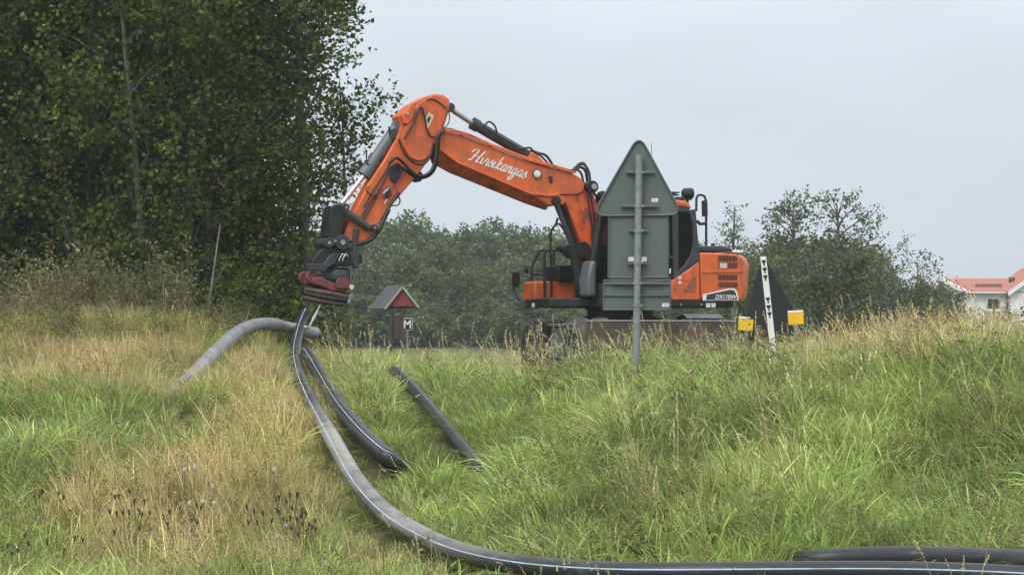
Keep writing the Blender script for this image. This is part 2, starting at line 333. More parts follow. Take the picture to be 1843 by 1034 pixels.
for y0, y1, x0, x1 in ((460, 470, 1293, 1327), (472.5, 482.5, 1293, 1328), (494, 504, 1293, 1327), (507.5, 517, 1293, 1328)):
    v = MB(); n = 13
    for k in range(n):
        xa = x0 + (x1 - x0) * k / n; xb = xa + (x1 - x0) / n * 0.62
        v.prism(*side([(xa, y0), (xb, y0), (xb + 0.3, y1), (xa + 0.3, y1)], 1.16, 1.2045))
    v.build('vent_grille', M['matteblack'], hood, smooth=0)
PX('sticker', [(1295.5, 473), (1309, 473.5), (1309, 482), (1296, 482)], 1.2, 1.207, M['sticker'], hood, 0)
bd = PX('badge_panel', [(1265, 529.5), (1314, 518.5), (1323, 519.5), (1327.5, 526), (1329.5, 540.5), (1265, 540.5)], 1.2, 1.2065, M['white'], hood, 0.002)
PX('badge_field', [(1272, 530), (1314, 521), (1321, 522), (1325, 528), (1327, 539.2), (1271, 539.2)], 1.206, 1.2095, M['charcoal'], hood, 0.001)
def text_obj(txt, p0, p1, normal, h, parent, m, name='lettering', shear=0.35, bold=0.012, fit=True):
    cu = bpy.data.curves.new(name, 'FONT'); cu.body = txt; cu.size = 1.0; cu.shear = shear; cu.offset = bold; cu.extrude = 0.004
    to = bpy.data.objects.new(name, cu); COL.objects.link(to); bpy.context.view_layer.update()
    me = bpy.data.meshes.new_from_object(to.evaluated_get(bpy.context.evaluated_depsgraph_get())); bpy.data.objects.remove(to)
    n = len(me.vertices); co = np.zeros(n * 3); me.vertices.foreach_get('co', co); co = co.reshape(-1, 3)
    lo, hi = co.min(0), co.max(0); e1 = p1 - p0; e3 = Vector(normal).normalized(); e2 = e3.cross(e1).normalized()
    A = (co - lo) / (hi - lo + 1e-9)
    P = np.array(p0)[None] + A[:, :1] * np.array(e1)[None] + A[:, 1:2] * h * np.array(e2)[None] + A[:, 2:3] * 0.004 * np.array(e3)[None]
    me.vertices.foreach_set('co', P.ravel()); me.materials.append(m); me.update()
    o = bpy.data.objects.new(name, me); COL.objects.link(o)
    if parent: o.parent = parent
    return o
text_obj('DX170W', EU(1287, 538.3, 1.2105), EU(1326.5, 538.3, 1.2105), (0, 1, 0), 0.075, hood, M['white'])
PX('side_mesh', [(1230.6, 504.5), (1252.6, 497), (1252.6, 525), (1230.6, 525)], 1.2, 1.206, M['orange_worn'], panel, 0.002)
for k in range(7):
    xa = 1232 + k * 3
    MB().tube([EU(xa, 523, 1.209), EU(min(xa + 12, 1251.5), 523 - min(12, 1251.5 - xa) * 1.75 + 0.5, 1.209)], 0.006, 4).build('mesh_bar', M['rust'], panel)
for y in (500, 508.3):
    MB().lathe(EU(1223.6, y, 1.2), (0, 1, 0), [(0, 0.028), (0.007, 0.028)], 14).build('round_sticker', M['sticker'], panel)
MB().tube([EU(1214, 508, 1.2), EU(1213, 510, 1.23), EU(1213.5, 521, 1.23), EU(1215, 523, 1.2)], 0.009, 6).build('grab_handle', M['orange_worn'], panel)
PX('hood_box', [(1256, 443), (1300, 441.5), (1316, 445), (1320, 452.5), (1256, 453.5)], -0.2, 1.0, M['charcoal'], bevel=0.03, ref=1.0, seg=3)
PX('hood_bar', [(1319, 450), (1337, 450.5), (1338, 455), (1319, 454.5)], 0.2, 0.95, M['white'], bevel=0.012, ref=0.95)
p = EU(1283, 441, 0.6); MB().cyl(p - Vector((0, 0, 0.05)), p + Vector((0, 0, 0.03)), 0.03).build('hood_cap', M['black'], exc)

# --- cab
LC0, LC1 = 0.30, 1.19
def cabz(py): return EU(1215, py, LC1).z
zt = cabz(371); rear_u = EU(1258, 449, LC1).x
cf = MB()
def bar(pts, l0, l1): cf.prism([Vector((a, l0, b)) for a, b in pts], [Vector((a, l1, b)) for a, b in pts])
q = lambda x, y: (EU(x, y, LC1).x, EU(x, y, LC1).z)
for l0, l1 in ((LC1 - 0.09, LC1), (LC0, LC0 + 0.09)):
    bar([q(1238, 378), q(1252.5, 376), q(1254.5, 402), q(1258.5, 449), q(1261, 474), q(1212, 507), q(1212, 495), q(1232, 478), q(1243, 460), q(1248, 436), q(1246, 396)], l0, l1)   # rear pillar sweeping forward
    bar([q(1211, 376), q(1221.5, 376), q(1222.5, 500), q(1212, 506)], l0, l1 - 0.002)                       # middle pillar
    bar([(0.66, 1.46), (0.60, 2.2), (0.52, zt), (0.42, zt), (0.50, 2.2), (0.56, 1.46)], l0, l1)             # front pillar
    bar([(0.60, zt - 0.09), (0.52, zt), (-0.72, zt), (-0.72, zt - 0.09)], l0 + 0.003, l1 - 0.003)          # roof rail
    bar([(0.655, 1.45), (0.655, 1.78), (-0.40, 1.78), (-0.40, 1.45)], l0 + 0.004, l1 - 0.004)               # lower side
cf.box((0.615, (LC0 + LC1) / 2, 1.55), (0.07, LC1 - LC0 - 0.02, 0.22)); cf.box(((rear_u + 0.04), (LC0 + LC1) / 2, 1.75), (0.05, LC1 - LC0 - 0.02, 0.9))
cf.box((-0.1, (LC0 + LC1) / 2, zt - 0.02), (1.2, LC1 - LC0 - 0.01, 0.05)); cf.box((-0.05, (LC0 + LC1) / 2, 1.48), (1.2, LC1 - LC0 - 0.03, 0.05))
cab = cf.build('cab_frame', M['charcoal'], exc, bevel=0.012)
PX('window_pane', [(1222.3, 381.6), (1239, 380), (1246, 396), (1248, 426), (1243.4, 454), (1232, 475), (1222.5, 485)], LC1 - 0.045, LC1 - 0.02, M['glass'], cab, 0, smooth=0)
def quad_pane(a, b, c, d_, t, nm='window_pane'):
    n = (Vector(b) - Vector(a)).cross(Vector(d_) - Vector(a)).normalized() * t
    MB().prism([Vector(v) for v in (a, b, c, d_)], [Vector(v) + n for v in (a, b, c, d_)]).build(nm, M['glass'], cab, smooth=0)
um = EU(1211.5, 420, LC1).x
quad_pane((0.52, LC1 - 0.04, 1.79), (um, LC1 - 0.04, 1.79), (um, LC1 - 0.04, zt - 0.09), (0.45, LC1 - 0.04, zt - 0.09), 0.012)
quad_pane((0.52, LC0 + 0.04, 1.79), (-0.62, LC0 + 0.04, 1.79), (-0.62, LC0 + 0.04, zt - 0.09), (0.45, LC0 + 0.04, zt - 0.09), 0.012)
quad_pane((0.61, LC0 + 0.09, 1.66), (0.61, LC1 - 0.09, 1.66), (0.49, LC1 - 0.09, zt - 0.05), (0.49, LC0 + 0.09, zt - 0.05), 0.012, 'windscreen')
quad_pane((-0.70, LC0 + 0.09, 2.2), (-0.70, LC1 - 0.09, 2.2), (-0.70, LC1 - 0.09, zt - 0.05), (-0.70, LC0 + 0.09, zt - 0.05), 0.012)
rf = MB(); ro = [(0.50, zt - 0.03), (0.54, zt + 0.03), (0.40, zt + 0.09), (-0.35, zt + 0.12), (-0.66, zt + 0.09), (-0.745, zt + 0.02), (-0.745, zt - 0.05), (-0.6, zt - 0.01)]
rf.prism([Vector((a, LC0 - 0.02, z)) for a, z in ro], [Vector((a, LC1 + 0.012, z)) for a, z in ro]); rf.build('cab_roof', M['orange'], cab, bevel=0.04, seg=3)
st = MB(); st.box((-0.15, 0.75, 1.85), (0.5, 0.5, 0.12)); st.box((-0.38, 0.75, 2.2), (0.12, 0.48, 0.62)); st.box((-0.40, 0.75, 2.6), (0.09, 0.26, 0.2)); st.build('driver_seat', M['black'], cab, bevel=0.04)
MB().tube([EU(1206.5, 484, LC1), EU(1206, 485, LC1 + 0.03), EU(1206, 491, LC1 + 0.03), EU(1206.5, 492, LC1)], 0.012, 6).build('door_handle', M['white'], cab)
MB().tube(catmull([EU(1203, 400, LC1 + .03), EU(1203.5, 455, LC1 + .03), EU(1206, 462, LC1 + .03), EU(1211, 464, LC1 + .03)], 4), 0.016, 6).build('door_rail', M['charcoal'], cab)
fender = MB().loft([[Vector((0.70, y, z)) + Vector((dx, 0, 0)) for dx, z in ((0, 1.45), (0.16, 1.45), (0.17, 1.75), (0.11, 2.0), (0.04, 2.06), (0, 2.0))] for y in (0.28, 0.34, 0.62, 0.68)]).build('front_fairing', M['steel_grey'], exc, bevel=0.05, seg=3)
wl = MB(); p = EU(1237, 348, 0.9); wl.lathe(p + Vector((0.09, 0, 0)), (-1, 0, 0), [(0, 0.05), (0.03, 0.085), (0.14, 0.095), (0.18, 0.085), (0.18, 0.03)], 18); wl.tube([p + Vector((0, 0, -0.06)), p + Vector((0, 0, -0.18))], 0.025, 6)
wl.build('work_lamp', M['black'], exc)
PX('beacon_mount', [(1231, 352), (1246, 356), (1247, 360), (1231, 361)], 0.7, 0.9, M['palewood'], bevel=0.02, ref=0.9)
PX('roof_bracket', [(1207, 344.5), (1223, 345), (1223, 347.5), (1214, 348), (1223, 350), (1222, 352), (1207, 353)], 0.5, 0.56, M['black'], bevel=0, ref=0.56)
PX('lamp_bar', [(1218, 354), (1231, 353), (1231, 360), (1218, 360)], 0.4, 1.0, M['charcoal'], bevel=0.01, ref=1.0)
MB().tube([EU(1172, 340, 0.6), EU(1172.5, 258, 0.6)], 0.005, 5).build('antenna', M['black'], exc)
ml = MB(); ml.tube([EU(x, y, -0.9) for x, y in ((1271, 448), (1271, 362), (1268, 353), (1262, 350.5), (1256, 351.5), (1253.5, 357), (1253, 380))], 0.022, 7); ml.build('mirror_rail', M['black'], exc)
mr_ = MB(); mr_.prism(*side([(1263, 361), (1268.5, 360), (1269.5, 389), (1264, 390)], -0.93, -0.78, -0.9)); mr_.build('rear_view_mirror', M['black'], exc, bevel=0.015)
MB().tube([EU(x, y, -0.9) for x, y in ((1254, 397), (1260, 403), (1270, 402))], 0.03, 6).build('mirror_clamp', M['black'], exc)

# --- right front: storage boxes, rails, mirrors (behind the boom, seen past it)
def RB(px, l, dl, m, name, bevel=0.02): return PX(name, px, l - dl, l, m, bevel=bevel)
RB([(962, 506), (1037, 506), (1037, 541), (962, 541)], -0.62, 0.55, M['orange'], 'tool_box', 0.035)
RB([(1005, 477), (1062, 475), (1062, 505), (1005, 505)], -0.5, 0.6, M['black'], 'battery_box')
for pts, l in (([(957, 542), (957, 482), (960, 474), (971, 452), (976, 450), (1026, 450)], -1.12), ([(958, 493.5), (992, 494), (999, 496), (1002, 502), (1002, 541)], -1.1),
               ([(980, 541), (980, 460), (982, 453), (986, 451), (990, 453), (992, 460), (992, 541)], -0.60), ([(991, 450), (991, 421), (994, 412), (1001, 402), (1007, 403), (1014, 411), (1018, 420)], -1.0),
               ([(997, 495), (997, 451)], -1.1), ([(1001, 402), (1004, 392)], -1.0)):
    MB().tube([EU(x, y, l) for x, y in pts], 0.021, 7).build('handrail', M['black'], exc)
PX('wing_mirror', [(925.5, 489), (931, 487), (933.5, 494), (933, 512), (930, 518), (926.5, 515)], -1.30, -1.12, M['black'], bevel=0.02, ref=-1.2)
hose([(936, 541), (930, 533), (924, 518), (922.5, 503), (923, 490)], -1.2, 0.013, 'mirror_arm', n=6)
MB().lathe(EU(947, 484, -1.15), (-1, 0.4, 0), [(-0.03, 0.05), (0.02, 0.085), (0.035, 0.085)], 16).build('round_mirror', M['black'], exc)
MB().tube([EU(947, 482, -1.15), EU(957, 482, -1.12)], 0.014, 6).build('mirror_stalk', M['black'], exc)
MB().lathe(EU(1007, 446, -0.8), (-1, 0.5, 0), [(-0.06, 0.04), (0.02, 0.085), (0.05, 0.085), (0.05, 0.05)], 14).build('work_lamp', M['black'], exc)

# --- boom: foot bracket, lower boom, main boom
LB = 0.24
PX('boom_foot', [(1052, 470), (1092, 470), (1100, 545), (1046, 545)], -0.34, -0.30, M['black'], ref=0.0)
PX('boom_foot', [(1052, 470), (1092, 470), (1100, 545), (1046, 545)], 0.24, 0.28, M['black'], ref=0.0)
low = PX('lower_boom', [(1012, 352), (1040, 346), (1060, 330), (1068, 345), (1086, 420), (1094, 500), (1070, 505), (1047, 440), (1030, 395)], -0.20, 0.20, M['orange_worn'], bevel=0.015)
PX('boom_gusset', [(1041, 352), (1051, 350), (1056, 373), (1047, 384), (1043, 368)], 0.20, 0.225, M['orange'], low, 0.004)
PX('boom_gusset', [(1048, 385), (1057, 377), (1064, 410), (1063, 432), (1052, 402)], 0.20, 0.222, M['orange_worn'], low, 0.004)
MBO = [(794, 236), (833, 244), (949, 290), (1031, 312), (1044, 319), (1052, 330), (1052, 342), (1040, 350), (1007, 350), (1005, 365), (996, 371), (988, 368), (954, 348), (823, 292), (785, 264), (786, 250)]
boom = PX('main_boom', MBO, -LB, LB, M['orange'], bevel=0.014)
bt = [(786, 264), (822, 290.5), (952, 347), (988, 368)]; bo = [(781, 292), (812, 309), (948, 364), (984, 376)]      # tapered belly: faces slope in and down, shaped so the underside falls into shade
belly = MB()
for sg_ in (1, -1):
    ta, tb = [Vector((EU(x, y, LB).x, sg_ * (LB - 0.01), EU(x, y, LB).z)) for x, y in bt], [Vector((EU(x, y, 0.05).x, sg_ * 0.05, EU(x, y, 0.05).z)) for x, y in bo]
    belly.add(ta + tb, [(k_, k_ + 1, 5 + k_, 4 + k_) for k_ in range(3)])
q1 = [Vector((EU(x, y, 0.05).x, 0.05, EU(x, y, 0.05).z)) for x, y in bo]; belly.add(q1 + [Vector((p.x, -0.05, p.z)) for p in q1], [(k_, k_ + 1, 5 + k_, 4 + k_) for k_ in range(3)])
belly = belly.build('boom_belly', M['orange_worn'], boom, smooth=0); belly.modifiers.new('solid', 'SOLIDIFY').thickness = 0.012
for pts in ([(785, 264), (823, 292.5), (954, 348.5), (989, 352), (1006, 350.5)], [(795, 234.5), (833, 242), (949, 288), (1031, 310.5)]):
    c = [EU(x, y, LB) for x, y in pts]; fm = MB()
    for i in range(len(c) - 1):
        a_, b_ = c[i], c[i + 1]; t_ = (b_ - a_).normalized(); n_ = Vector((-t_.z, 0, t_.x)); rot = Matrix((t_, Vector((0, 1, 0)), n_)).transposed()
        fm.box((a_ + b_) / 2 + Vector((0, 0.012, 0)), ((b_ - a_).length + 0.01, 0.05, 0.028), rot)
    fm.build('flange', M['orange'], boom, bevel=0.005)
for l in (LB - 0.03, -0.1):
    hose([(800, 233), (835, 239), (880, 258), (948, 284), (1000, 299), (1036, 310)], l, 0.020, 'steel_line', boom, M['orange_worn'])
for px in ((884, 262), (955, 289), (1008, 303)):
    MB().box(EU(px[0], px[1], LB - 0.03), (0.07, 0.09, 0.05)).build('line_clamp', M['orange'], boom, bevel=0.008)
MB().lathe(EU(966, 313, LB), (0, 1, 0), [(0, 0.062), (0.03, 0.062), (0.03, 0.045), (0.045, 0.04)], 18).build('boom_lamp', M['lamp_glass'], boom)
MB().lathe(EU(966, 313, LB), (0, 1, 0), [(0, 0.074), (0.025, 0.074), (0.025, 0.062), (0, 0.062)], 18).build('lamp_ring', M['black'], boom)
PX('port_cover', [(988, 316), (994, 317), (995, 328), (989, 328)], LB, LB + 0.02, M['black'], boom, 0.004)
MB().lathe(EU(1053, 338, 0.0) + Vector((0, -0.33, 0)), (0, 1, 0), [(0, 0.10), (0.68, 0.10), (0.68, 0.06), (0.73, 0.055)], 20).build('pivot_pin', M['black'], boom)
MB().lathe(EU(1053, 338, 0.0) + Vector((0, 0.401, 0)), (0, 1, 0), [(0, 0.05), (0.012, 0.05)], 14).build('pin_cap', M['steel'], boom)
MB().lathe(EU(999, 361, 0.0) + Vector((0, -0.28, 0)), (0, 1, 0), [(0, 0.075), (0.555, 0.075)], 18).build('pivot_pin', M['orange'], boom)
# brush-script lettering as flat painted strokes
GL = {'H': (1.45, [[(-.3, 1.15), (-.15, 1.55), (.15, 1.72), (.5, 1.7)], [(.45, 1.72), (.3, .9), (.02, .02), (-.2, .1)], [(1.25, 1.85), (1.05, 1.2), (.85, .3), (.92, .02), (1.2, .2)], [(.05, .85), (.5, .8), (1.2, 1.0)]]),
      'i': (.45, [[(.02, .98), (-.02, .25), (.1, 0), (.42, .35)], [(.12, 1.42), (.17, 1.36)]]),
      'r': (.66, [[(-.02, .4), (.12, 1.05), (.2, .85), (.45, .92)], [(.45, .92), (.36, .25), (.45, 0), (.68, .35)]]),
      's': (.62, [[(-.02, .35), (.28, 1.05), (.26, .8), (.42, .35), (.28, 0), (-.05, .12)], [(.28, .02), (.62, .35)]]),
      'k': (.70, [[(.2, 1.9), (.08, 1.0), (.02, 0)], [(.06, .45), (.3, .98), (.45, .85), (.12, .52), (.4, .02), (.7, .35)]]),
      'a': (.78, [[(.52, .82), (.28, 1.0), (.02, .5), (.14, 0), (.4, .3), (.55, .98)], [(.55, .98), (.48, .25), (.58, 0), (.8, .35)]]),
      'n': (.72, [[(.02, 1.0), (.0, 0)], [(.0, .4), (.28, 1.0), (.42, .85), (.38, .2), (.5, 0), (.74, .35)]]),
      'g': (.78, [[(.52, .82), (.28, 1.0), (.02, .5), (.14, 0), (.4, .3), (.55, .98)], [(.55, .98), (.46, -.3), (.22, -.85), (.0, -.55), (.35, -.1), (.8, .35)]])}
def script(word, p0, p1, unit, parent, m):
    e1 = (p1 - p0).normalized(); e2 = Vector((0, 1, 0)).cross(e1).normalized(); tot = sum(GL[c][0] for c in word); sx = (p1 - p0).length / (tot * unit)
    mb = MB(); x = 0
    for ch in word:
        for st_ in GL[ch][1]:
            pp = catmull([Vector((a_ + x, b_, 0)) for a_, b_ in st_], 6); L_, R_ = [], []
            for i, p_ in enumerate(pp):
                t_ = (pp[min(i + 1, len(pp) - 1)] - pp[max(i - 1, 0)]).normalized(); n_ = Vector((-t_.y, t_.x, 0))
                w_ = 0.034 + 0.062 * abs(t_.y * 0.9 - t_.x * 0.25)
                if ch == 'H': w_ *= 1.25
                L_.append(p_ + n_ * w_); R_.append(p_ - n_ * w_)
            mp_ = lambda q_: p0 + e1 * ((q_.x + q_.y * 0.28) * unit * sx) + e2 * (q_.y * unit)
            n0 = len(L_)
            mb.add([mp_(q_) for q_ in L_] + [mp_(q_) for q_ in R_], [(i, i + 1, n0 + i + 1, n0 + i) for i in range(n0 - 1)])
        x += GL[ch][0]
    o = mb.build('lettering', m, parent, smooth=0)
    md = o.modifiers.new('solid', 'SOLIDIFY'); md.thickness = 0.003; md.offset = 0
    return o
script('Hirsikangas', EU(845.5, 288, LB + 0.005), EU(946, 322, LB + 0.005), 0.118, boom, M['white'])

# cylinders
def cylinder(name, a, b, c, l, r, rr, m, rodm=M['chrome']):          # barrel a->b, rod b->c in pixels
    A, B, C_ = EU(*a, l), EU(*b, l), EU(*c, l); t = (B - A).normalized()
    o = MB().lathe(A, t, [(-0.04, r * 0.6), (0, r), ((B - A).length - 0.12, r), ((B - A).length - 0.12, r * 1.18), ((B - A).length, r * 1.18), ((B - A).length, rr)], 20).build(name, m, exc)
    MB().cyl(B, C_, rr, 14).build('rod', rodm, o)
    MB().lathe(C_ + Vector((0, -0.10, 0)), (0, 1, 0), [(0, rr * 1.6), (0.2, rr * 1.6)], 16).build('rod_eye', m, o)
    MB().lathe(A + Vector((0, -0.10, 0)), (0, 1, 0), [(0, r * 0.95), (0.2, r * 0.95)], 16).build('base_eye', m, o)
    return o
sc_ = cylinder('stick_cylinder', (957, 284), (849, 221), (808, 194), 0.0, 0.088, 0.045, M['charcoal'], M['steel'])
PX('cylinder_bracket', [(943, 290), (952, 274), (962, 280), (985, 302)], -0.14, 0.14, M['orange'], boom, ref=0.0)
hose([(872, 226), (880, 219), (890, 226), (895, 240)], 0.08, 0.016, parent=sc_)
hose([(935, 268), (953, 266), (960, 272), (975, 282), (990, 298)], 0.1, 0.018, parent=sc_)
hose([(955, 270), (968, 275), (983, 280), (995, 297)], 0.0, 0.022, parent=sc_)
MB().tube([EU(870, 228, 0.09), EU(930, 263, 0.09)], 0.013, 6).build('oil_line', M['charcoal'], sc_)
bc = cylinder('bucket_cylinder', (717, 226), (655, 316), (611, 372), 0.02, 0.098, 0.042, M['steel_grey'])
MB().lathe(EU(707, 242, 0.02) + Vector((0, -0.12, 0)), (0, 1, 0), [(0, 0.09), (0.26, 0.09)], 14).build('valve_block', M['charcoal'], bc)
hose([(700, 228), (701, 238), (706, 243)], 0.12, 0.016, parent=bc)
for l in (0.26, -0.26):
    cylinder('boom_cylinder', (1047, 520), (1030, 440), (999, 362), l if l < 0 else 0.24, 0.085, 0.045, M['black'], M['charcoal'])
cylinder('lift_cylinder', (1060, 510), (1080, 400), (1086, 384), 0.32, 0.075, 0.045, M['black'], M['charcoal'])

# stick
STK = [(781, 169), (798, 170.5), (808, 178), (810.5, 188), (808, 200), (798, 232), (777, 281), (758, 307), (745, 323), (728, 343), (700, 376), (688, 392), (678, 410), (662, 431), (646, 437), (615, 431), (627, 402), (646, 367), (664, 331), (694, 285), (713, 251), (722, 226), (717, 209), (737, 189), (764, 174)]
stick = PX('stick', STK, -0.19, 0.19, M['orange'], bevel=0.016)
PX('head_plate', [(781, 171), (797, 173), (806, 181), (806, 196), (796, 229), (776, 277), (766, 287), (752, 290), (737, 283), (727, 265), (724, 245), (735, 215), (752, 188), (768, 176)], 0.19, 0.235, M['orange'], stick, 0.012)
PX('cylinder_lug', [(723, 208), (740, 190), (748, 194), (744, 212), (733, 224), (726, 222)], 0.19, 0.25, M['orange_worn'], stick, 0.012)
PX('warning_diamond', [(772, 202), (781, 209), (770, 233), (764, 216)], 0.235, 0.2395, M['cream'], stick, 0)
PX('warning_mark', [(772.5, 209), (776, 212), (771, 222), (768.5, 215)], 0.2395, 0.242, M['black'], stick, 0)
PX('stick_foot_plate', [(745, 323), (758, 308), (764, 318), (757, 327)], -0.12, 0.17, M['black'], stick, 0.01, ref=0.17)
for x, y, r in ((733, 205, 0.028), (801, 188, 0.05)):
    MB().lathe(EU(x, y, 0.25 if r < 0.04 else 0.2), (0, 1, 0), [(0, r), (0.03, r)], 14).build('pin_cap', M['steel'], stick)
for pts, w_ in (([(703, 300), (716, 292), (724, 300), (722, 318), (712, 330), (703, 322)], 0.06), ([(694, 340), (702, 333), (705, 350), (697, 360)], 0.05), ([(716, 300), (722, 296), (727, 306), (720, 311)], 0.09)):
    PX('valve_block', pts, 0.19, 0.19 + w_, M['black'], stick, 0.01)
for k, (x, y) in enumerate(((695, 345), (689, 356), (699, 352), (692, 366), (706, 338), (710, 331), (690, 349))):
    q_ = EU(x, y, 0.23); MB().tube([q_, q_ + Vector((-0.05, 0.0, 0.07))], 0.015, 7).build('fitting', M['steel'] if k % 3 == 0 else M['charcoal'], stick)
for pts, r in (([(655, 372), (672, 343), (694, 308), (706, 283)], 0.012), ([(650, 390), (668, 362), (688, 332), (700, 305)], 0.012), ([(682, 340), (676, 358), (660, 385), (650, 404)], 0.014)):
    hose(pts, 0.205, r, parent=stick)
for pts, l, r in (([(798, 236), (788, 245), (785, 275), (780, 300), (768, 314), (752, 316), (738, 306), (725, 292), (713, 284), (700, 292)], 0.31, 0.028),
                  ([(800, 233), (791, 243), (788, 275), (782, 304), (768, 318), (750, 319), (733, 309), (718, 298)], 0.27, 0.026),
                  ([(758, 192), (750, 205), (744, 222), (735, 238), (728, 250)], 0.27, 0.018), ([(760, 193), (765, 215), (768, 232), (775, 245), (783, 247)], 0.27, 0.015),
                  ([(718, 250), (724, 268), (735, 285), (752, 296), (766, 293), (775, 280), (780, 258)], 0.26, 0.018),
                  ([(700, 376), (690, 396), (681, 415), (668, 430), (650, 438), (640, 440)], 0.22, 0.038), ([(718, 346), (712, 356), (701, 372), (694, 388)], 0.21, 0.026),
                  ([(807, 200), (809, 212), (806, 224), (798, 231)], 0.2, 0.009), ([(768, 180), (778, 178), (790, 184), (803, 195)], 0.25, 0.010),
                  ([(664, 335), (659, 342), (672, 352), (690, 340)], 0.24, 0.010), ([(716, 352), (720, 360), (716, 369), (702, 370)], 0.2, 0.012),
                  ([(660, 270), (660, 288), (664, 297), (682, 289), (700, 281)], 0.1, 0.012), ([(784, 240), (800, 232), (822, 236), (832, 244)], 0.15, 0.022)):
    hose(pts, l, r)
for pts, l, r in (([(1028, 308), (1040, 298), (1052, 297), (1060, 310), (1064, 335), (1072, 352), (1080, 372)], 0.15, 0.020), ([(1030, 310), (1044, 301), (1054, 308), (1058, 330), (1064, 350)], 0.05, 0.026),
                  ([(1022, 308), (1036, 305), (1046, 312), (1050, 330)], 0.2, 0.020), ([(1032, 305), (1042, 294), (1052, 294), (1056, 306)], -0.1, 0.014), ([(1062, 345), (1069, 385), (1073, 420), (1072, 448)], 0.26, 0.018),
                  ([(1057, 345), (1063, 390), (1067, 420), (1066, 450)], 0.28, 0.018), ([(1012, 352), (1014, 385), (1022, 415), (1032, 445), (1040, 480)], 0.0, 0.026), ([(1018, 352), (1020, 385), (1030, 420), (1042, 450)], 0.1, 0.02),
                  ([(1040, 450), (1048, 480), (1058, 505), (1064, 530)], 0.3, 0.025), ([(1084, 385), (1090, 400), (1094, 420), (1092, 450), (1084, 470)], 0.1, 0.02)):
    hose(pts, l, r)
MB().lathe(EU(1080, 352, 0.1), (0, 1, 0), [(0, 0.05), (0.03, 0.075), (0.12, 0.075), (0.14, 0.05)], 16).build('boom_work_lamp', M['black'], exc)
PX('lamp_foot', [(1070, 358), (1084, 357), (1086, 372), (1068, 374)], 0.02, 0.14, M['orange_worn'], bevel=0.01)
MB().lathe(EU(1036, 450, 0.0), (0, 1, 0), [(-0.3, 0.13), (0.34, 0.13)], 20).build('swivel_drum', M['black'], exc)

# linkage and tilting rotator
for l0, l1 in ((0.20, 0.26), (-0.26, -0.20)):
    PX('tipping_link', [(588, 374), (596, 369), (612, 369), (618, 380), (612, 396), (604, 434), (584, 434), (585, 412)], l0, l1, M['black'], ref=0.0)
PX('link_web', [(592, 376), (608, 374), (600, 425), (588, 425)], -0.2, 0.2, M['black'], ref=0.0)
for l in (0.25, -0.25):
    MB().tube([EU(618, 378, l), EU(665, 411, l)], 0.055, 8).build('guide_link', M['charcoal'], exc)
for x, y, r, w_ in ((614, 375, 0.065, 0.3), (665, 411, 0.055, 0.3), (608, 437, 0.125, 0.28), (583, 438, 0.085, 0.31), (594, 435, 0.06, 0.29)):
    MB().lathe(EU(x, y, 0.0) + Vector((0, -w_, 0)), (0, 1, 0), [(0, r * .9), (0.02, r), (2 * w_ - 0.02, r), (2 * w_, r * 0.9), (2 * w_, r * 0.4), (2 * w_ + 0.015, r * 0.38)], 22).build('link_pin', M['charcoal'], exc)
    MB().lathe(EU(x, y, 0.0) + Vector((0, w_ + 0.016, 0)), (0, 1, 0), [(0, r * 0.33), (0.008, r * 0.33)], 12).build('pin_cap', M['steel'], exc)
PX('quick_coupler', [(553, 472), (566, 454), (577, 447), (627, 444), (645, 460), (645, 474), (628, 478), (590, 480)], -0.24, 0.24, M['black'], ref=0.0, bevel=0.02)
PX('coupler_plate', [(552, 473), (582, 474), (590, 462), (600, 454), (612, 458), (606, 472), (592, 480), (584, 488), (552, 486)], 0.24, 0.275, M['charcoal'], ref=0.24)
PX('coupler_plate', [(552, 473), (582, 474), (590, 462), (600, 454), (612, 458), (606, 472), (592, 480), (584, 488), (552, 486)], -0.275, -0.24, M['charcoal'], ref=-0.24)
MB().tube([EU(641, 412, 0.2), EU(637, 455, 0.2)], 0.05, 10).build('tilt_cylinder', M['charcoal'], exc)
PX('tilt_bracket', [(630, 455), (646, 455), (646, 482), (638, 482)], 0.1, 0.26, M['charcoal'], ref=0.26)
PX('side_strap', [(632, 478), (634.5, 478), (632, 515), (629.5, 515)], 0.2, 0.24, M['steel_grey'], ref=0.24, bevel=0.004)
for k in range(3):
    hose([(604 + 6 * k, 470), (606 + 6 * k, 464), (611 + 6 * k, 457), (616 + 5 * k, 462)], 0.29, 0.014, 'coupling_hose', m=M['steel'] if k else M['hose'])
MB().lathe(EU(608, 482, 0.0), EU(604, 520, 0.0) - EU(608, 482, 0.0), [(0, 0.16), (0.04, 0.24), (0.12, 0.27), (0.2, 0.25)], 28).build('rotor_hub', M['charcoal'], exc)
for l0, l1 in ((0.14, 0.22), (-0.3, -0.22)):
    PX('rotor_ear', [(551, 492), (558, 487), (568, 487), (573, 500), (572, 512), (556, 510), (550, 502)], l0, l1, M['red'], ref=0.2, bevel=0.02)
PX('rotor_housing', [(562, 500), (580, 497), (590, 505), (604, 510), (620, 504), (632, 512), (631, 522), (612, 524), (595, 523), (575, 514), (562, 511)], -0.27, 0.27, M['red'], ref=0.27, bevel=0.025, seg=3)
PX('rotor_ear', [(604, 506), (612, 499), (626, 500), (632, 512), (626, 519), (606, 519)], 0.27, 0.31, M['red'], ref=0.3, bevel=0.012)
MB().lathe(EU(631, 516, 0.25), (0, 1, 0), [(0, 0.04), (0.06, 0.04)], 14).build('rotor_pin', M['cream'], exc)
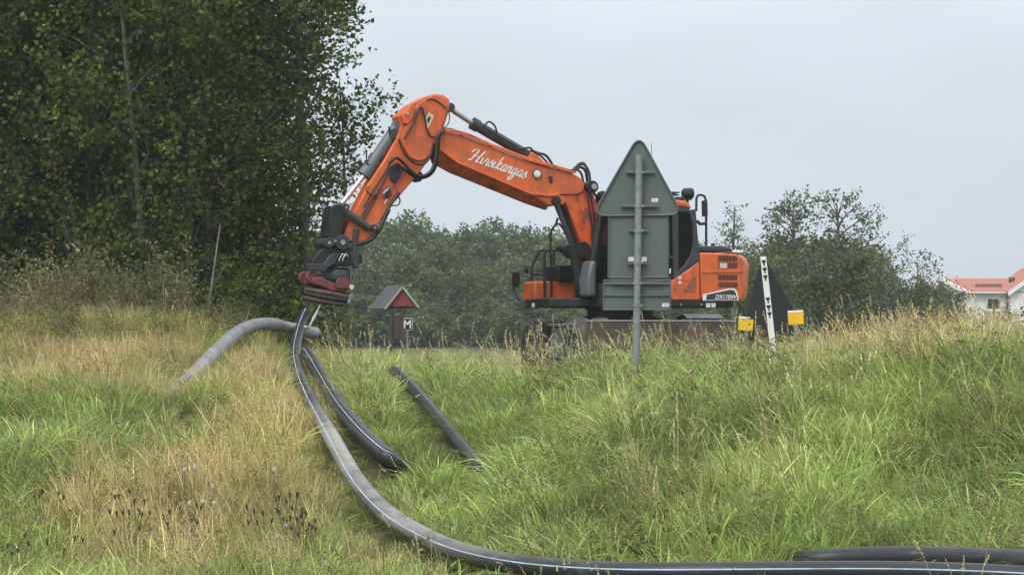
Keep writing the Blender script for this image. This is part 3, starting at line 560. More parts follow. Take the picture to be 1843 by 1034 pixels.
for k, (a, b, c) in enumerate((((548, 521), (590, 527), (627, 534)), ((547, 527.5), (585, 535), (622, 540)), ((546, 534), (575, 541), (618, 547)))):
    for l in (0.22, -0.22):
        o_ = MB().tube(catmull([EU(*a, l), EU(*b, l + 0.05 * (1 if l > 0 else -1)), EU(*c, l)], 5), 0.034 + 0.006 * ((k * 7 + (l > 0)) % 3), 8).build('gripper_bar', M['brown_bar'] if k != 1 else M['black'], exc)
PX('gripper_base', [(552, 514), (628, 526), (634, 533), (628, 545), (600, 543), (552, 528)], -0.2, 0.2, M['black'], ref=0.2)
PX('gripper_end', [(628, 532), (634, 528), (631, 545), (624, 547)], -0.1, 0.25, M['steel'], ref=0.25)
# ------------------------------------------------------------------ pipes
PIPES = []                                        # world polylines, used to keep grass off them
def pipe_pts(lst, n=8, r=0.09):
    pts = []
    for a in lst:
        if a[2] < 5: pts.append(GP(a[0], a[1], a[2]))        # lying on the grass, so far above the soil
        else: pts.append(W(*a))
    return catmull(pts, n)
def dusty_pipe():                                 # the stretch dragged through the grass is pale with dried mud
    m = M['pipe'].copy(); m.name = 'mud_dusted_polyethylene'; t = m.node_tree; b = t.nodes['Principled BSDF']; src = b.inputs['Base Color'].links[0].from_socket
    g = t.nodes.new('ShaderNodeNewGeometry'); s = t.nodes.new('ShaderNodeSeparateXYZ'); t.links.new(g.outputs['Position'], s.inputs[0])
    n = t.nodes.new('ShaderNodeTexNoise'); n.inputs['Scale'].default_value = 3.2; n.inputs['Detail'].default_value = 8
    ad = t.nodes.new('ShaderNodeMath'); ad.operation = 'MULTIPLY_ADD'; ad.inputs[1].default_value = 4.0; t.links.new(n.outputs[0], ad.inputs[0]); t.links.new(s.outputs[1], ad.inputs[2])
    r = t.nodes.new('ShaderNodeValToRGB'); cr = r.color_ramp; mr_ = t.nodes.new('ShaderNodeMapRange'); mr_.inputs[1].default_value = 20.0; mr_.inputs[2].default_value = 30.0
    t.links.new(ad.outputs[0], mr_.inputs[0]); t.links.new(mr_.outputs[0], r.inputs[0])
    cr.elements[0].position = 0.02; cr.elements[0].color = (0, 0, 0, 1); cr.elements[1].position = 0.16; cr.elements[1].color = (.95, .95, .95, 1)
    e_ = cr.elements.new(0.62); e_.color = (.85, .85, .85, 1); e_ = cr.elements.new(0.74); e_.color = (0, 0, 0, 1)
    n5 = t.nodes.new('ShaderNodeTexNoise'); n5.inputs['Scale'].default_value = 9.0; n5.inputs['Detail'].default_value = 8; n5.inputs['Roughness'].default_value = 0.7
    m5 = t.nodes.new('ShaderNodeMapRange'); m5.inputs[1].default_value = 0.36; m5.inputs[2].default_value = 0.58; m5.inputs[3].default_value = 0.15; t.links.new(n5.outputs[0], m5.inputs[0])
    mm = t.nodes.new('ShaderNodeMath'); mm.operation = 'MULTIPLY'; t.links.new(r.outputs[0], mm.inputs[0]); t.links.new(m5.outputs[0], mm.inputs[1])
    mi = t.nodes.new('ShaderNodeMix'); mi.data_type = 'RGBA'; mi.inputs[7].default_value = (0.29, 0.275, 0.245, 1); t.links.new(mm.outputs[0], mi.inputs[0]); t.links.new(src, mi.inputs[6]); t.links.new(mi.outputs[2], b.inputs['Base Color'])
    return m
PIPE_DUST = dusty_pipe()
def smooth_line(p, it):
    for _ in range(it):
        p = [p[0]] + [(p[i - 1] + p[i] * 2 + p[i + 1]) / 4 for i in range(1, len(p) - 1)] + [p[-1]]
    return p
def make_pipe(lst, r, m, label, stripes=(), hollow_start=False, sm=6):
    pts = smooth_line(pipe_pts(lst, 8, r), sm); PIPES.append([tuple(p) for p in pts])
    mb = MB().tube(pts, r, 20)
    o = mb.build('plastic_pipe', m, None, smooth=50); tag(o, label, 'pipe', 'plastic pipes being laid in the meadow')
    for (ang0, ang1), w, dash in stripes:                   # stripe: thin raised ribbon along the pipe
        sb = MB(); prev = None
        for i, p in enumerate(pts):
            t = (pts[min(i + 1, len(pts) - 1)] - pts[max(i - 1, 0)]).normalized()
            a = t.cross(Vector((0, 0, 1))).normalized(); b = a.cross(t).normalized()
            ang = ang0 + (ang1 - ang0) * min(1, i / len(pts) * 2.0)
            ring = [p + (a * math.cos(q) + b * math.sin(q)) * (r + 0.0025) for q in (ang - w, ang - w / 3, ang + w / 3, ang + w)]
            if prev and (not dash or i % 3 == 0): sb.add(prev + ring, [(k, k + 1, 5 + k, 4 + k) for k in range(3)])
            prev = ring
        sb.build('stripe', M['stripe'] if not dash else M['white'], o, smooth=60)
    if hollow_start:
        t = (pts[1] - pts[0]).normalized()
        MB().cyl(pts[0] - t * 0.004, pts[0] + t * 0.01, r * 0.86, 20).build('pipe_mouth', M['matteblack'], o)
    return o
make_pipe([(549, 563, 37.6), (541, 583, 36.9), (534, 612, 34.8), (531, 645, 31.5), (543, 690, 27.4), (566, 735, 24.8), (598, 788, 22.8), (640, 862, 21.1), (690, 918, 20.1), (745, 955, 19.6), (815, 988, 18.9), (905, 1011, 18.2), (1010, 1024, 17.6), (1150, 1030, 17.2), (1350, 1029, 17.0), (1600, 1028, 17.0), (1843, 1036, 16.9), (2100, 1055, 16.7)],
          0.079, PIPE_DUST, 'black pipe with pale blue stripe hanging from the rope and curving to the right', stripes=(((R(100), R(22)), 0.055, 0), ((R(215), R(140)), 0.05, 0)), hollow_start=True)
make_pipe([(552, 636, 31.6), (563, 652, 29.8), (585, 690, 27.0), (615, 738, 24.5), (655, 785, 23.1), (700, 826, 22.4), (726, 846, .0), (746, 862, -.25)],
          0.086, M['pipe'], 'shorter black pipe with white dashes lying just right of the lifted one', stripes=(((R(60), R(60)), 0.035, 0), ((R(122), R(122)), 0.03, 1), ((R(172), R(172)), 0.04, 0)), hollow_start=True, sm=3)
make_pipe([(708, 666, 28.5), (722, 675, 27.9), (745, 700, 26.0), (790, 752, 24.2), (840, 812, 22.8), (878, 854, .05), (898, 876, -.16)],
          0.062, M['pipe'], 'thin straight dark pipe lying alone in the middle of the green grass', hollow_start=False, sm=3)
make_pipe([(570, 600, 36.6), (550, 596, 36.5), (520, 590, 36.3), (492, 583, 35.8), (462, 584, 35.0), (430, 597, 33.0), (390, 632, 29.9), (345, 680, 27.4), (303, 716, .05), (288, 732, -.14)],
          0.094, M['pipe_dusty'], 'dusty light grey pipe arching out of the dry grass on the left', stripes=(), hollow_start=True, sm=3)
make_pipe([(1380, 1022, -.05), (1460, 1009, .12), (1560, 1003, .2), (1660, 1002, .22), (1760, 1005, .22), (1843, 1010, .22), (2050, 1030, .2)],
          0.085, M['pipe'], 'black pipe lying behind the striped one at the right edge', sm=3)
# rope with a loop round the lifted pipe ends
rp = MB().tube(catmull([W(580, 540, 38.1), W(577, 547, 38.0), W(570, 562, 37.6), W(563, 575, 37.1), (W(556, 589, 36.7))], 5), [0.012] * 10 + [0.024] * 6 + [0.016] * 5, 7)
c = W(539, 594, 36.45)
ring = [c + Vector((0.135 * math.cos(a), 0.12 * math.sin(a), 0.05 * math.cos(a * 1.0 + 0.4))) for a in np.linspace(0, 2 * math.pi, 26)]
rp.tube(ring, 0.014, 6); rp.tube([W(556, 589, 36.7), ring[1]], 0.013, 6)
tag(rp.build('lifting_rope', M['rope'], None, smooth=60), 'grey lifting rope between the gripper and the looped pipe end', 'rope')

# ------------------------------------------------------------------ road sign seen from behind
SD = 25.9
sg = empty('road_sign', W(1143, 690, SD) * 1.0); bx, by, bz = sg.location
sg.location.z = bz = float(gz(bx, by)); tag(sg, 'back of a triangular road sign with two grey plates on a galvanised post', 'road sign')
def S(px, py, dy=0.0): return W(px, py, SD) + Vector((0, dy, 0)) - sg.location
def plate(name, px, dy, th, m, parent=sg, bevel=0.003, k=None): return MB().prism([S(x, y, dy) for x, y in px], [S(x, y, dy + th) for x, y in px]).build(name, m, parent, bevel=bevel)
def rounded(pts, r, n=5):
    P = [Vector((x, y, 0)) for x, y in pts]; res = []
    for i, p in enumerate(P):
        a = (P[i - 1] - p).normalized(); b = (P[(i + 1) % len(P)] - p).normalized()
        for k in range(n + 1):
            t = k / n; q = p + a * r * (1 - t) ** 2 + b * r * t ** 2
            res.append((q.x, q.y))
    return res
tri = rounded([(1150.5, 241), (1229, 386), (1066, 388)], 26)
pl = plate('sign_plate', tri, 0.06, 0.004, M['signback'], bevel=0)
rim = MB(); tp = [S(x, y, 0.045) for x, y in tri]; rim.tube(tp + tp[:2], 0.011, 6); rim.build('folded_rim', M['signback'], pl)
for pts in ([(1096, 388), (1202, 387), (1203, 498), (1095, 499)], [(1087, 504), (1207, 504), (1207, 557), (1086, 557)]):
    q = plate('lower_plate', pts, 0.06, 0.004, M['signback'], bevel=0)
    for a, b in zip(pts, pts[1:] + pts[:1]):
        MB().tube([S(*a, 0.052), S(*b, 0.052)], 0.008, 6).build('edge_fold', M['signback'], q)
MB().box((S(1087, 531, 0.05) + S(1207, 531, 0.05)) / 2, (0.72, 0.02, 0.012)).build('rib', M['signback'], sg)
MB().box((S(1087, 509, 0.05) + S(1207, 509, 0.05)) / 2, (0.72, 0.02, 0.03)).build('rib', M['signback'], sg)
plate('white_edge', [(1100, 385.5), (1134, 384.5), (1134, 389.5), (1100, 390.5)], 0.09, 0.004, M['white'], bevel=0)
plate('plate_top', [(1136, 385.5), (1201, 384.5), (1201, 389), (1136, 390)], 0.09, 0.004, M['charcoal'], bevel=0)
for x0, x1, y, h in ((1127, 1178, 309.5, 5), (1118, 1186, 370.5, 4), (1132, 1166, 415, 4), (1129, 1165, 472, 9), (1100, 1192, 509, 6)):
    MB().box((S(x0, y, 0.035) + S(x1, y, 0.035)) / 2, ((x1 - x0) / F * SD, 0.03, h / F * SD)).build('clamp_rail', M['signback'], sg, bevel=0.004)
for y in (310, 370.5, 415, 472, 509, 549):
    x = 1150.2 - (y - 280) * 0.0185
    MB().lathe(S(x, y + 3), (0, 0, 1), [(0, 0.046), (0.035, 0.046)], 20).build('clamp', M['galv'], sg)
    MB().box(S(x + 8, y, -0.01), (0.03, 0.03, 0.02)).build('bolt', M['steel'], sg)
post = MB().cyl(S(1150.2, 279), Vector((0, 0, -0.4)), 0.0395, 22).build('post', M['galv'], sg)
for x0, y0, x1, y1 in ((1173, 356, 1185, 363), (1131, 462, 1142, 470), (1153, 462, 1164, 470), (1192, 545, 1205, 552)):
    plate('sticker', [(x0, y0), (x1, y0), (x1, y1), (x0, y1)], 0.015 if 1125 < x0 < 1160 else 0.0575, 0.0022, M['sticker'], bevel=0)
plate('sticker', [(1192, 545), (1205, 545), (1205, 552), (1192, 552)], 0.0565, 0.002, M['sticker'], bevel=0)

# dark triangular sign low in the grass behind the stake
DB = 33.0
ds = empty('roadworks_sign', W(1398, 640, DB)); ds.location.z = float(gz(ds.location.x, DB)); tag(ds, 'low black triangular sign, seen from behind, in the grass behind the white stake', 'sign')
tri2 = rounded([(1373, 456), (1456, 606), (1332, 606)], 14)
MB().prism([W(x, y, DB) - ds.location for x, y in tri2], [W(x, y, DB) + Vector((0, 0.025, 0)) - ds.location for x, y in tri2]).build('sign_plate', M['matteblack'], ds, bevel=0.004)
for x in (1352, 1446):
    a = W(x, 590, DB) - ds.location; MB().box((a.x, 0.04, a.z / 2 - 0.1), (0.04, 0.03, a.z + 0.2)).build('leg', M['black'], ds)
    MB().tube([Vector((a.x, 0.03, a.z)), Vector((a.x, 0.55, -0.05))], 0.018, 6).build('strut', M['black'], ds)

# white marker stake with black marks
SK = 27.0
sk = empty('marker_stake', W(1397, 640, SK)); sk.location.z = float(gz(sk.location.x, SK)); tag(sk, 'white leaning marker stake with six black arrow marks', 'stake')
kp = lambda px, py, dy=0.0: W(px, py, SK) + Vector((0, dy, 0)) - sk.location
bot = Vector((0.02, 0, -0.3)); tl, tr = kp(1368.3, 462), kp(1378.8, 460.8); dn = (kp(1390, 612) - kp(1373.5, 461))
sl = dn.normalized(); L = 1.35 + (tl.z + 0.0 - 1.1)
fr = [tl, tr, tr + sl * (tl.z / -sl.z + 0.2), tl + sl * (tl.z / -sl.z + 0.2)]
stake = MB().prism(fr, [p + Vector((0, 0.022, 0)) for p in fr]).build('board', M['white'], sk, bevel=0.003)
ctr = lambda y: kp(1373.6 + (y - 461) * (1390.0 - 1373.5) / 151.0, y, -0.0035)
ex = (tr - tl).normalized()
for y in (473, 486.5, 500, 540, 554, 566.5):
    c = ctr(y); w = 0.024
    o2 = [c - ex * w - sl * 0.032, c + ex * w - sl * 0.032, c + ex * w - sl * 0.018, c + ex * 0.007 + sl * 0.008, c + ex * 0.007 + sl * 0.034, c - ex * 0.007 + sl * 0.034, c - ex * 0.007 + sl * 0.008, c - ex * w - sl * 0.018]
    MB().prism(o2, [p + Vector((0, 0.003, 0)) for p in o2]).build('arrow_mark', M['matteblack'], stake, smooth=0)
# yellow marker boxes
for x0, y0, x1, y1, dd, tl_, lab in ((1329, 574, 1355, 595, 28.0, 4.0, 'yellow marker box with white lid left of the white stake'), (1418.5, 562.5, 1446, 584, 28.2, -3.0, 'yellow marker box with white lid right of the white stake')):
    c = W((x0 + x1) / 2, (y0 + y1) / 2, dd); e = empty('marker_box', (c.x, dd, float(gz(c.x, dd)))); tag(e, lab, 'marker', 'yellow marker boxes by the stake')
    w, h = (x1 - x0) / F * dd, (y1 - y0) / F * dd; z = c.z - e.location.z; rot = Matrix.Rotation(R(tl_), 3, 'Y')
    MB().box((0, 0, z), (w, 0.07, h), rot).build('box', M['yellow'], e, bevel=0.006)
    MB().box((0.0 + 0.002, -0.0365, z - 0.005), (0.003, 0.004, h * 0.85), rot).build('crease', M['yellow'], e)
    MB().box(Vector((0, 0.0, z)) + rot @ Vector((-w * 0.12 if tl_ > 0 else 0, 0, h / 2 + 0.014)), (w * (0.75 if tl_ > 0 else 1.0), 0.075, 0.026), rot).build('lid', M['white'], e, bevel=0.004)
    MB().cyl((0, 0.02, z - h / 2 + 0.03), (0, 0.02, -0.3), 0.02, 8).build('stem', M['galv'], e)

# ------------------------------------------------------------------ roofed notice board and M sign
ND = 75.0
nb = empty('notice_board', W(712, 640, ND)); nb.location.z = float(gz(nb.location.x, ND)); tag(nb, 'small roofed notice board with red gable and brown panel', 'notice board')
N = lambda px, py, dy=0.0: W(px, py, ND) + Vector((0, dy, 0)) - nb.location
dx = Vector((-0.55, 1.15, 0.02))                   # the roof runs back and to the left
g = [N(696.5, 554), N(752, 553.5), N(724.5, 518.5)]
MB().prism(g, [p + Vector((0, 0.03, 0)) for p in g]).build('gable', M['redwood'], nb, smooth=0)
for a, b, nm in ((g[0], g[2], 'roof_slope'), (g[2], g[1], 'roof_slope')):
    t = (b - a).normalized(); n = Vector((-t.z, 0, t.x)) * 0.05
    a2, b2 = a - t * 0.06 - Vector((0, 0.06, 0)), b + t * 0.03 - Vector((0, 0.06, 0))
    o_ = MB().loft([[a2, b2, b2 + n, a2 + n], [p + dx for p in (a2, b2, b2 + n, a2 + n)]]).build('roof_slope', M['felt'], nb, smooth=0)
    w_ = n * 1.25; MB().loft([[p - Vector((0, 0.02, 0)) for p in (a2, b2, b2 + w_, a2 + w_)], [a2 , b2, b2 + w_, a2 + w_]]).build('barge_board', M['palewood'], o_, smooth=0)
MB().box((g[0] + g[1]) / 2 + Vector((-0.1, 0.55, 0.02)), (0.9, 1.1, 0.05)).build('ceiling', M['brownwood'], nb)
for x in (703.5, 724):
    p = N(x, 556); MB().box((p.x, 0.06, p.z / 2 - 0.1), (0.085, 0.085, p.z + 0.25)).build('post', M['brownwood'], nb)
a, b = N(703, 567), N(724, 608)
MB().box(((a.x + b.x) / 2, 0.08, (a.z + b.z) / 2), (b.x - a.x, 0.03, a.z - b.z)).build('notice_panel', M['brownwood'], nb)
MD = 77.0
ms = empty('letter_sign', W(733.5, 640, MD)); ms.location.z = float(gz(ms.location.x, MD)); tag(ms, 'small black square sign with a white letter M', 'sign')
c = W(733.3, 583, MD) - ms.location; hw = 0.168
MB().box((c.x, 0, c.z), (2 * hw, 0.015, 2.35 * hw)).build('frame', M['white'], ms); MB().box((c.x, -0.009, c.z), (2 * hw - 0.035, 0.008, 2.35 * hw - 0.035)).build('field', M['matteblack'], ms)
text_obj('M', Vector((c.x - 0.115, -0.015, c.z - 0.13)), Vector((c.x + 0.115, -0.015, c.z - 0.13)), (0, -1, 0), 0.26, ms, M['white'], 'letter', shear=0.0, bold=0.03)
MB().cyl((c.x, 0.03, c.z + 0.1), (c.x, 0.03, -0.3), 0.03, 8).build('post', M['galv'], ms)

# ------------------------------------------------------------------ white house far right
HD = 205.0
hs = empty('house', W(1790, 640, HD)); hs.location.z = 0.6; tag(hs, 'white rendered house with red tiled roof beyond the trees', 'house')
H = lambda px, py, dy=0.0: W(px, py, HD + dy) - hs.location
def hp(name, a, b, m, parent=hs): return MB().prism(a, b).build(name, m, parent, smooth=0)
zg = -0.5
e0, e1 = H(1742, 525), H(1814, 525)
def wallbox(name, x0, x1, y0, y1, ztop): return MB().box(((x0 + x1) / 2, (y0 + y1) / 2, (zg + ztop) / 2), (x1 - x0, y1 - y0, ztop - zg)).build(name, M['wall'], hs, smooth=0)
wallbox('wall', e0.x, e1.x, 0, 9, e0.z)
ez = e0.z; rz = H(1790, 504.5, 4.5).z; dxl = -1.25
A = [Vector((e0.x - 0.15, -0.5, ez - 0.1)), Vector((e0.x - 0.15 + dxl, 4.5, rz)), Vector((e0.x - 0.15 + dxl, 4.5, rz + 0.18)), Vector((e0.x - 0.15, -0.5, ez + 0.08))]
B = [Vector((e1.x + 3, p.y, p.z)) for p in A]
rf = hp('roof', A, B, M['tiles'])
hp('roof', [Vector((p.x + (0 if p.y > 1 else dxl), 9 - p.y, p.z)) for p in A], [Vector((p.x, 9 - p.y, p.z)) for p in B], M['tiles'])
hp('gable', [Vector((e0.x + 0.05, 0.05, ez - 0.3)), Vector((e0.x + dxl, 4.5, rz - 0.05)), Vector((e0.x - 0.4, 9, ez - 0.3))], [Vector((e0.x + 0.3, 0.05, ez - 0.3)), Vector((e0.x + 0.3, 4.5, rz - 0.05)), Vector((e0.x + 0.3, 9, ez - 0.3))], M['wall'])
bb = [A[0] - Vector((0.05, 0.03, 0.12)), A[1] - Vector((0.05, 0.03, 0.12)), A[2] - Vector((0.05, 0, -0.02)), A[3] - Vector((0.05, 0.03, -0.02))]
hp('barge_board', bb, [p + Vector((0.12, 0, 0)) for p in bb], M['white'])
MB().box(((e0.x + e1.x) / 2, -0.56, ez - 0.05), (e1.x - e0.x, 0.13, 0.13)).build('gutter', M['white'], hs)
sg_a, sg_b = H(1760, 517), H(1808, 518); tq = 0.27
MB().box(((sg_a.x + sg_b.x) / 2, 1.1, ez + (rz - ez) * 0.32 + 0.22), (sg_b.x - sg_a.x, 0.1, 0.28)).build('snow_guard', M['rust'], rf)
def window(x0, x1, y0, y1, yy):
    a, b = H(x0, y0), H(x1, y1); cx, cz = (a.x + b.x) / 2, (a.z + b.z) / 2; w, h = b.x - a.x, a.z - b.z
    f = MB(); t = 0.13
    for dx_, dz_, sx, sz in ((0, h / 2, w + t, t), (0, -h / 2, w + t, t), (-w / 2, 0, t, h - t), (w / 2, 0, t, h - t)): f.box((cx + dx_, yy - 0.05, cz + dz_), (sx, 0.12, sz))
    o = f.build('window', M['white'], hs, smooth=0)
    MB().box((cx, yy - 0.015, cz), (w, 0.02, h)).build('pane', M['glass'], o); MB().box((cx, yy - 0.1, cz - h / 2 - 0.08), (w + 0.3, 0.2, 0.06)).build('sill', M['white'], o)
window(1776, 1798, 536.5, 557, 0)
window(1776, 1798, 585, 606, 0)
# gabled wing to the right
wx0, wx1 = H(1815, 525).x, H(1935, 525).x; wy = -1.2; apx = (wx0 + wx1) / 2; az = H(1875, 484).z
wallbox('wall', wx0, wx1, wy, 9.2, ez)
hp('gable', [Vector((wx0, wy, ez - 0.05)), Vector((wx1, wy, ez - 0.05)), Vector((apx, wy, az))], [Vector((wx0, wy + 0.3, ez - 0.05)), Vector((wx1, wy + 0.3, ez - 0.05)), Vector((apx, wy + 0.3, az))], M['wall'])
for sx, ex_ in ((-1, wx0), (1, wx1)):
    a = Vector((ex_ + sx * 0.35, wy - 0.4, ez - 0.2)); b = Vector((apx, wy - 0.4, az + 0.1)); n = Vector((0, 0, 0.2))
    r2 = MB().loft([[a, b, b + n, a + n], [p + Vector((0, 9.5, 0)) for p in (a, b, b + n, a + n)]]).build('roof', M['tiles'], hs, smooth=0)
    MB().loft([[p - Vector((0, 0.06, 0)) for p in (a - n, b - n, b + n * 1.1, a + n * 1.1)], [p - Vector((0, 0.01, 0)) for p in (a - n, b - n, b + n * 1.1, a + n * 1.1)]]).build('barge_board', M['white'], r2, smooth=0)
window(1836, 1858, 534, 559, wy); window(1890, 1912, 534, 559, wy); window(1836, 1858, 585, 606, wy)
MB().cyl(Vector((wx0 - 0.15, -0.1, ez - 0.2)), Vector((wx0 - 0.15, -0.1, zg)), 0.07, 8).build('downpipe', M['galv'], hs)
for x in (1818, 1824):
    p = H(x, 514, 3); MB().box((p.x, 3.0, ez + (rz - ez) * 0.62 + 0.4), (0.2, 0.2, 0.5)).build('roof_vent', M['black'], rf)
# ------------------------------------------------------------------ foliage
def leaf_mesh(name, lobes, twigs_per_m3, leaves, size, cols, seed, twig_len=0.4, shell=0.45, up=0.5, m=None, aspect=0.75):
    """lobes: (centre, radii). Leaf-sized faces along short twigs through the volume of each lobe."""
    rng = np.random.default_rng(seed); P = []; D = []; LB_ = []
    for i, (c, r) in enumerate(lobes):
        c = np.array(c); r = np.array(r, float); n = max(3, int(twigs_per_m3 * r.prod() * 4.19))
        d = rng.normal(size=(n, 3)); d /= np.linalg.norm(d, axis=1)[:, None]
        rad = rng.random(n) ** shell
        P.append(c + d * rad[:, None] * r); dd = d + rng.normal(size=(n, 3)) * 0.6 + np.array([0, 0, 0.3]); D.append(dd / np.linalg.norm(dd, axis=1)[:, None])
        LB_.append(np.full(n, rng.normal() * 0.16))
    P = np.concatenate(P); D = np.concatenate(D); LBv = np.concatenate(LB_); n = len(P)
    k = leaves; t = np.tile(np.linspace(0.05, 1, k), n)[:, None] * twig_len
    p = np.repeat(P, k, 0) + np.repeat(D, k, 0) * t * (0.6 + 0.6 * rng.random((n * k, 1))) + rng.normal(size=(n * k, 3)) * twig_len * 0.16
    N_ = n * k
    nrm = rng.normal(size=(N_, 3)) + np.array([0, -0.15, up]); nrm /= np.linalg.norm(nrm, axis=1)[:, None]
    a = np.repeat(D, k, 0) + rng.normal(size=(N_, 3)) * 0.8; a -= nrm * (a * nrm).sum(1)[:, None]; a /= np.linalg.norm(a, axis=1)[:, None]
    b = np.cross(nrm, a); s = size * (0.6 + 0.7 * rng.random((N_, 1)))
    fold = nrm * s * 0.12
    v = np.stack([p, p + a * s * 0.45 + b * s * aspect / 2 + fold, p + a * s, p + a * s * 0.45 - b * s * aspect / 2 + fold], 1).reshape(-1, 3)
    ids = np.arange(N_ * 4, dtype=np.int32).reshape(-1, 4)
    tw = np.repeat(rng.normal(size=n) * 0.18 + LBv, k); br = np.exp(tw + rng.normal(size=N_) * 0.16)
    cols = np.array(cols); w = rng.random((N_, 1)) ** 1.5; w2 = (np.repeat(rng.random(n), k)[:, None] < 0.10) * rng.random((N_, 1))
    cc = (cols[0] * (1 - w) + cols[1] * w) * (1 - w2) + cols[2] * w2
    cc = np.concatenate([cc * br[:, None], np.ones((N_, 1))], 1)
    return raw_mesh(name, v, ids, np.repeat(cc, 4, 0), m)
def raw_mesh(name, v, f, col, m, tri=False):
    me = bpy.data.meshes.new(name); nv = len(v); nf, k = f.shape
    me.vertices.add(nv); me.vertices.foreach_set('co', np.ascontiguousarray(v, dtype=np.float32).ravel())
    me.loops.add(nf * k); me.loops.foreach_set('vertex_index', np.ascontiguousarray(f, dtype=np.int32).ravel())
    me.polygons.add(nf); me.polygons.foreach_set('loop_start', np.arange(0, nf * k, k, dtype=np.int32))
    me.update(calc_edges=True)
    at = me.attributes.new('shade_col', 'FLOAT_COLOR', 'POINT'); at.data.foreach_set('color', np.ascontiguousarray(col, dtype=np.float32).ravel())
    if m: me.materials.append(m)
    return me
def trunk_mesh(name, height, r, lobes, seed, m, sweep=0.25, limbs=True, twig=True):
    rg = random.Random(seed); mb = MB(); ph = rg.random() * 6
    pt = lambda t: Vector((sweep * math.sin(t * 2.6 + ph) * t, sweep * math.cos(t * 2.1 + ph) * t, -0.3 + (height + 0.3) * t))
    n = 9; mb.tube([pt(i / (n - 1)) for i in range(n)], [r * (1.15 - 1.0 * i / (n - 1)) + 0.008 for i in range(n)], 8)
    if limbs:
        for c, rr in lobes:
            c = Vector(c); t = max(0.08, min(0.92, (c.z - 0.35 * math.hypot(c.x, c.y)) / height - 0.05)); a = pt(t)
            if (c - a).length < 0.25: continue
            mid = a.lerp(c, 0.5) + Vector((rg.uniform(-.15, .15), rg.uniform(-.15, .15), 0.12 * (c - a).length))
            r0 = r * (0.55 - 0.35 * t); mb.tube([a, a.lerp(mid, .5) + Vector((0, 0, .03)), mid, c], [r0, r0 * .75, r0 * .5, r0 * 0.25 + 0.003], 5)
            if twig:
                for _ in range(3):
                    e = c + Vector((rg.uniform(-1, 1) * rr[0], rg.uniform(-1, 1) * rr[1], rg.uniform(-.3, 1) * rr[2])) * 0.8
                    mb.tube([mid.lerp(c, .6), e], [r0 * .3, 0.004], 4)
    me = bpy.data.meshes.new(name); me.from_pydata(mb.v, [], mb.f); me.materials.append(m); me.shade_smooth(); return me
def place_tree(name, tm, cm, loc, sc, rz, label, group=None, cat='tree'):
    e = empty(name, loc, rz); e.scale = sc if isinstance(sc, tuple) else (sc,) * 3
    for nm, me in (('trunk', tm), ('crown', cm)):
        if me is None: continue
        o = bpy.data.objects.new(nm, me); COL.objects.link(o); o.parent = e
    return tag(e, label, cat, group)
def crown_lobes(seed, h0, h1, rad, n, lr, taper=1.0, flat=0.75):
    rg = random.Random(seed); res = []
    for i in range(n):
        t = (i + rg.random()) / n; z = h0 + (h1 - h0) * t
        prof = math.sin(math.pi * min(1, 0.18 + 0.82 * t) ** taper) ** 0.6
        a = rg.random() * 6.283; d = rad * prof * (0.35 + 0.65 * rg.random()); q = lr * (0.65 + 0.6 * rg.random()) * (0.65 + 0.35 * prof)
        res.append(((d * math.cos(a), d * math.sin(a), z), (q, q, q * flat)))
    return res
LM = leaf_mat('wood_leaves', trans=0.34, rough=0.65, spec=0.18); LMF = leaf_mat('far_leaves', trans=0.25, rough=0.7)
G1 = [(0.062, 0.100, 0.020), (0.102, 0.140, 0.030), (0.18, 0.17, 0.038)]        # aspen greens, a few yellowing
G2 = [(0.070, 0.095, 0.034), (0.110, 0.138, 0.052), (0.15, 0.15, 0.06)]
G3 = [(0.072, 0.108, 0.036), (0.125, 0.165, 0.058), (0.16, 0.20, 0.065)]
# --- tall wood on the left
asp = []
for k in range(4):
    lb = crown_lobes(100 + k, 0.6, 13.0, 2.1, 52, 0.92, 0.55)
    asp.append((trunk_mesh('aspen_trunk', 13.2, 0.10, lb, 200 + k, M['bark'], 0.35), leaf_mesh('aspen_crown', lb, 24.0, 11, 0.098, G1, 300 + k, 0.42, m=LM)))
spots = []
rg = random.Random(5)
for row, (d, n, x0, x1) in enumerate(((42.5, 7, -13.0, -5.35), (44.5, 8, -13.5, -5.5), (47.0, 8, -14.0, -5.7), (50, 7, -15, -6.6), (54, 6, -16, -7.4))):
    for i in range(n): spots.append((x0 + (x1 - x0) * i / (n - 1) + rg.uniform(-.4, .4), d + rg.uniform(-.7, .7), row))
for i, (x, y, row) in enumerate(spots):
    t, c_ = asp[i % 4]
    place_tree('aspen_tree', t, c_, (x, y, float(gz(x, y))), 0.9 + 0.25 * rg.random(), rg.random() * 6.28, 'tall dark green aspen standing in the dense wood on the left', 'aspens of the wood on the left')
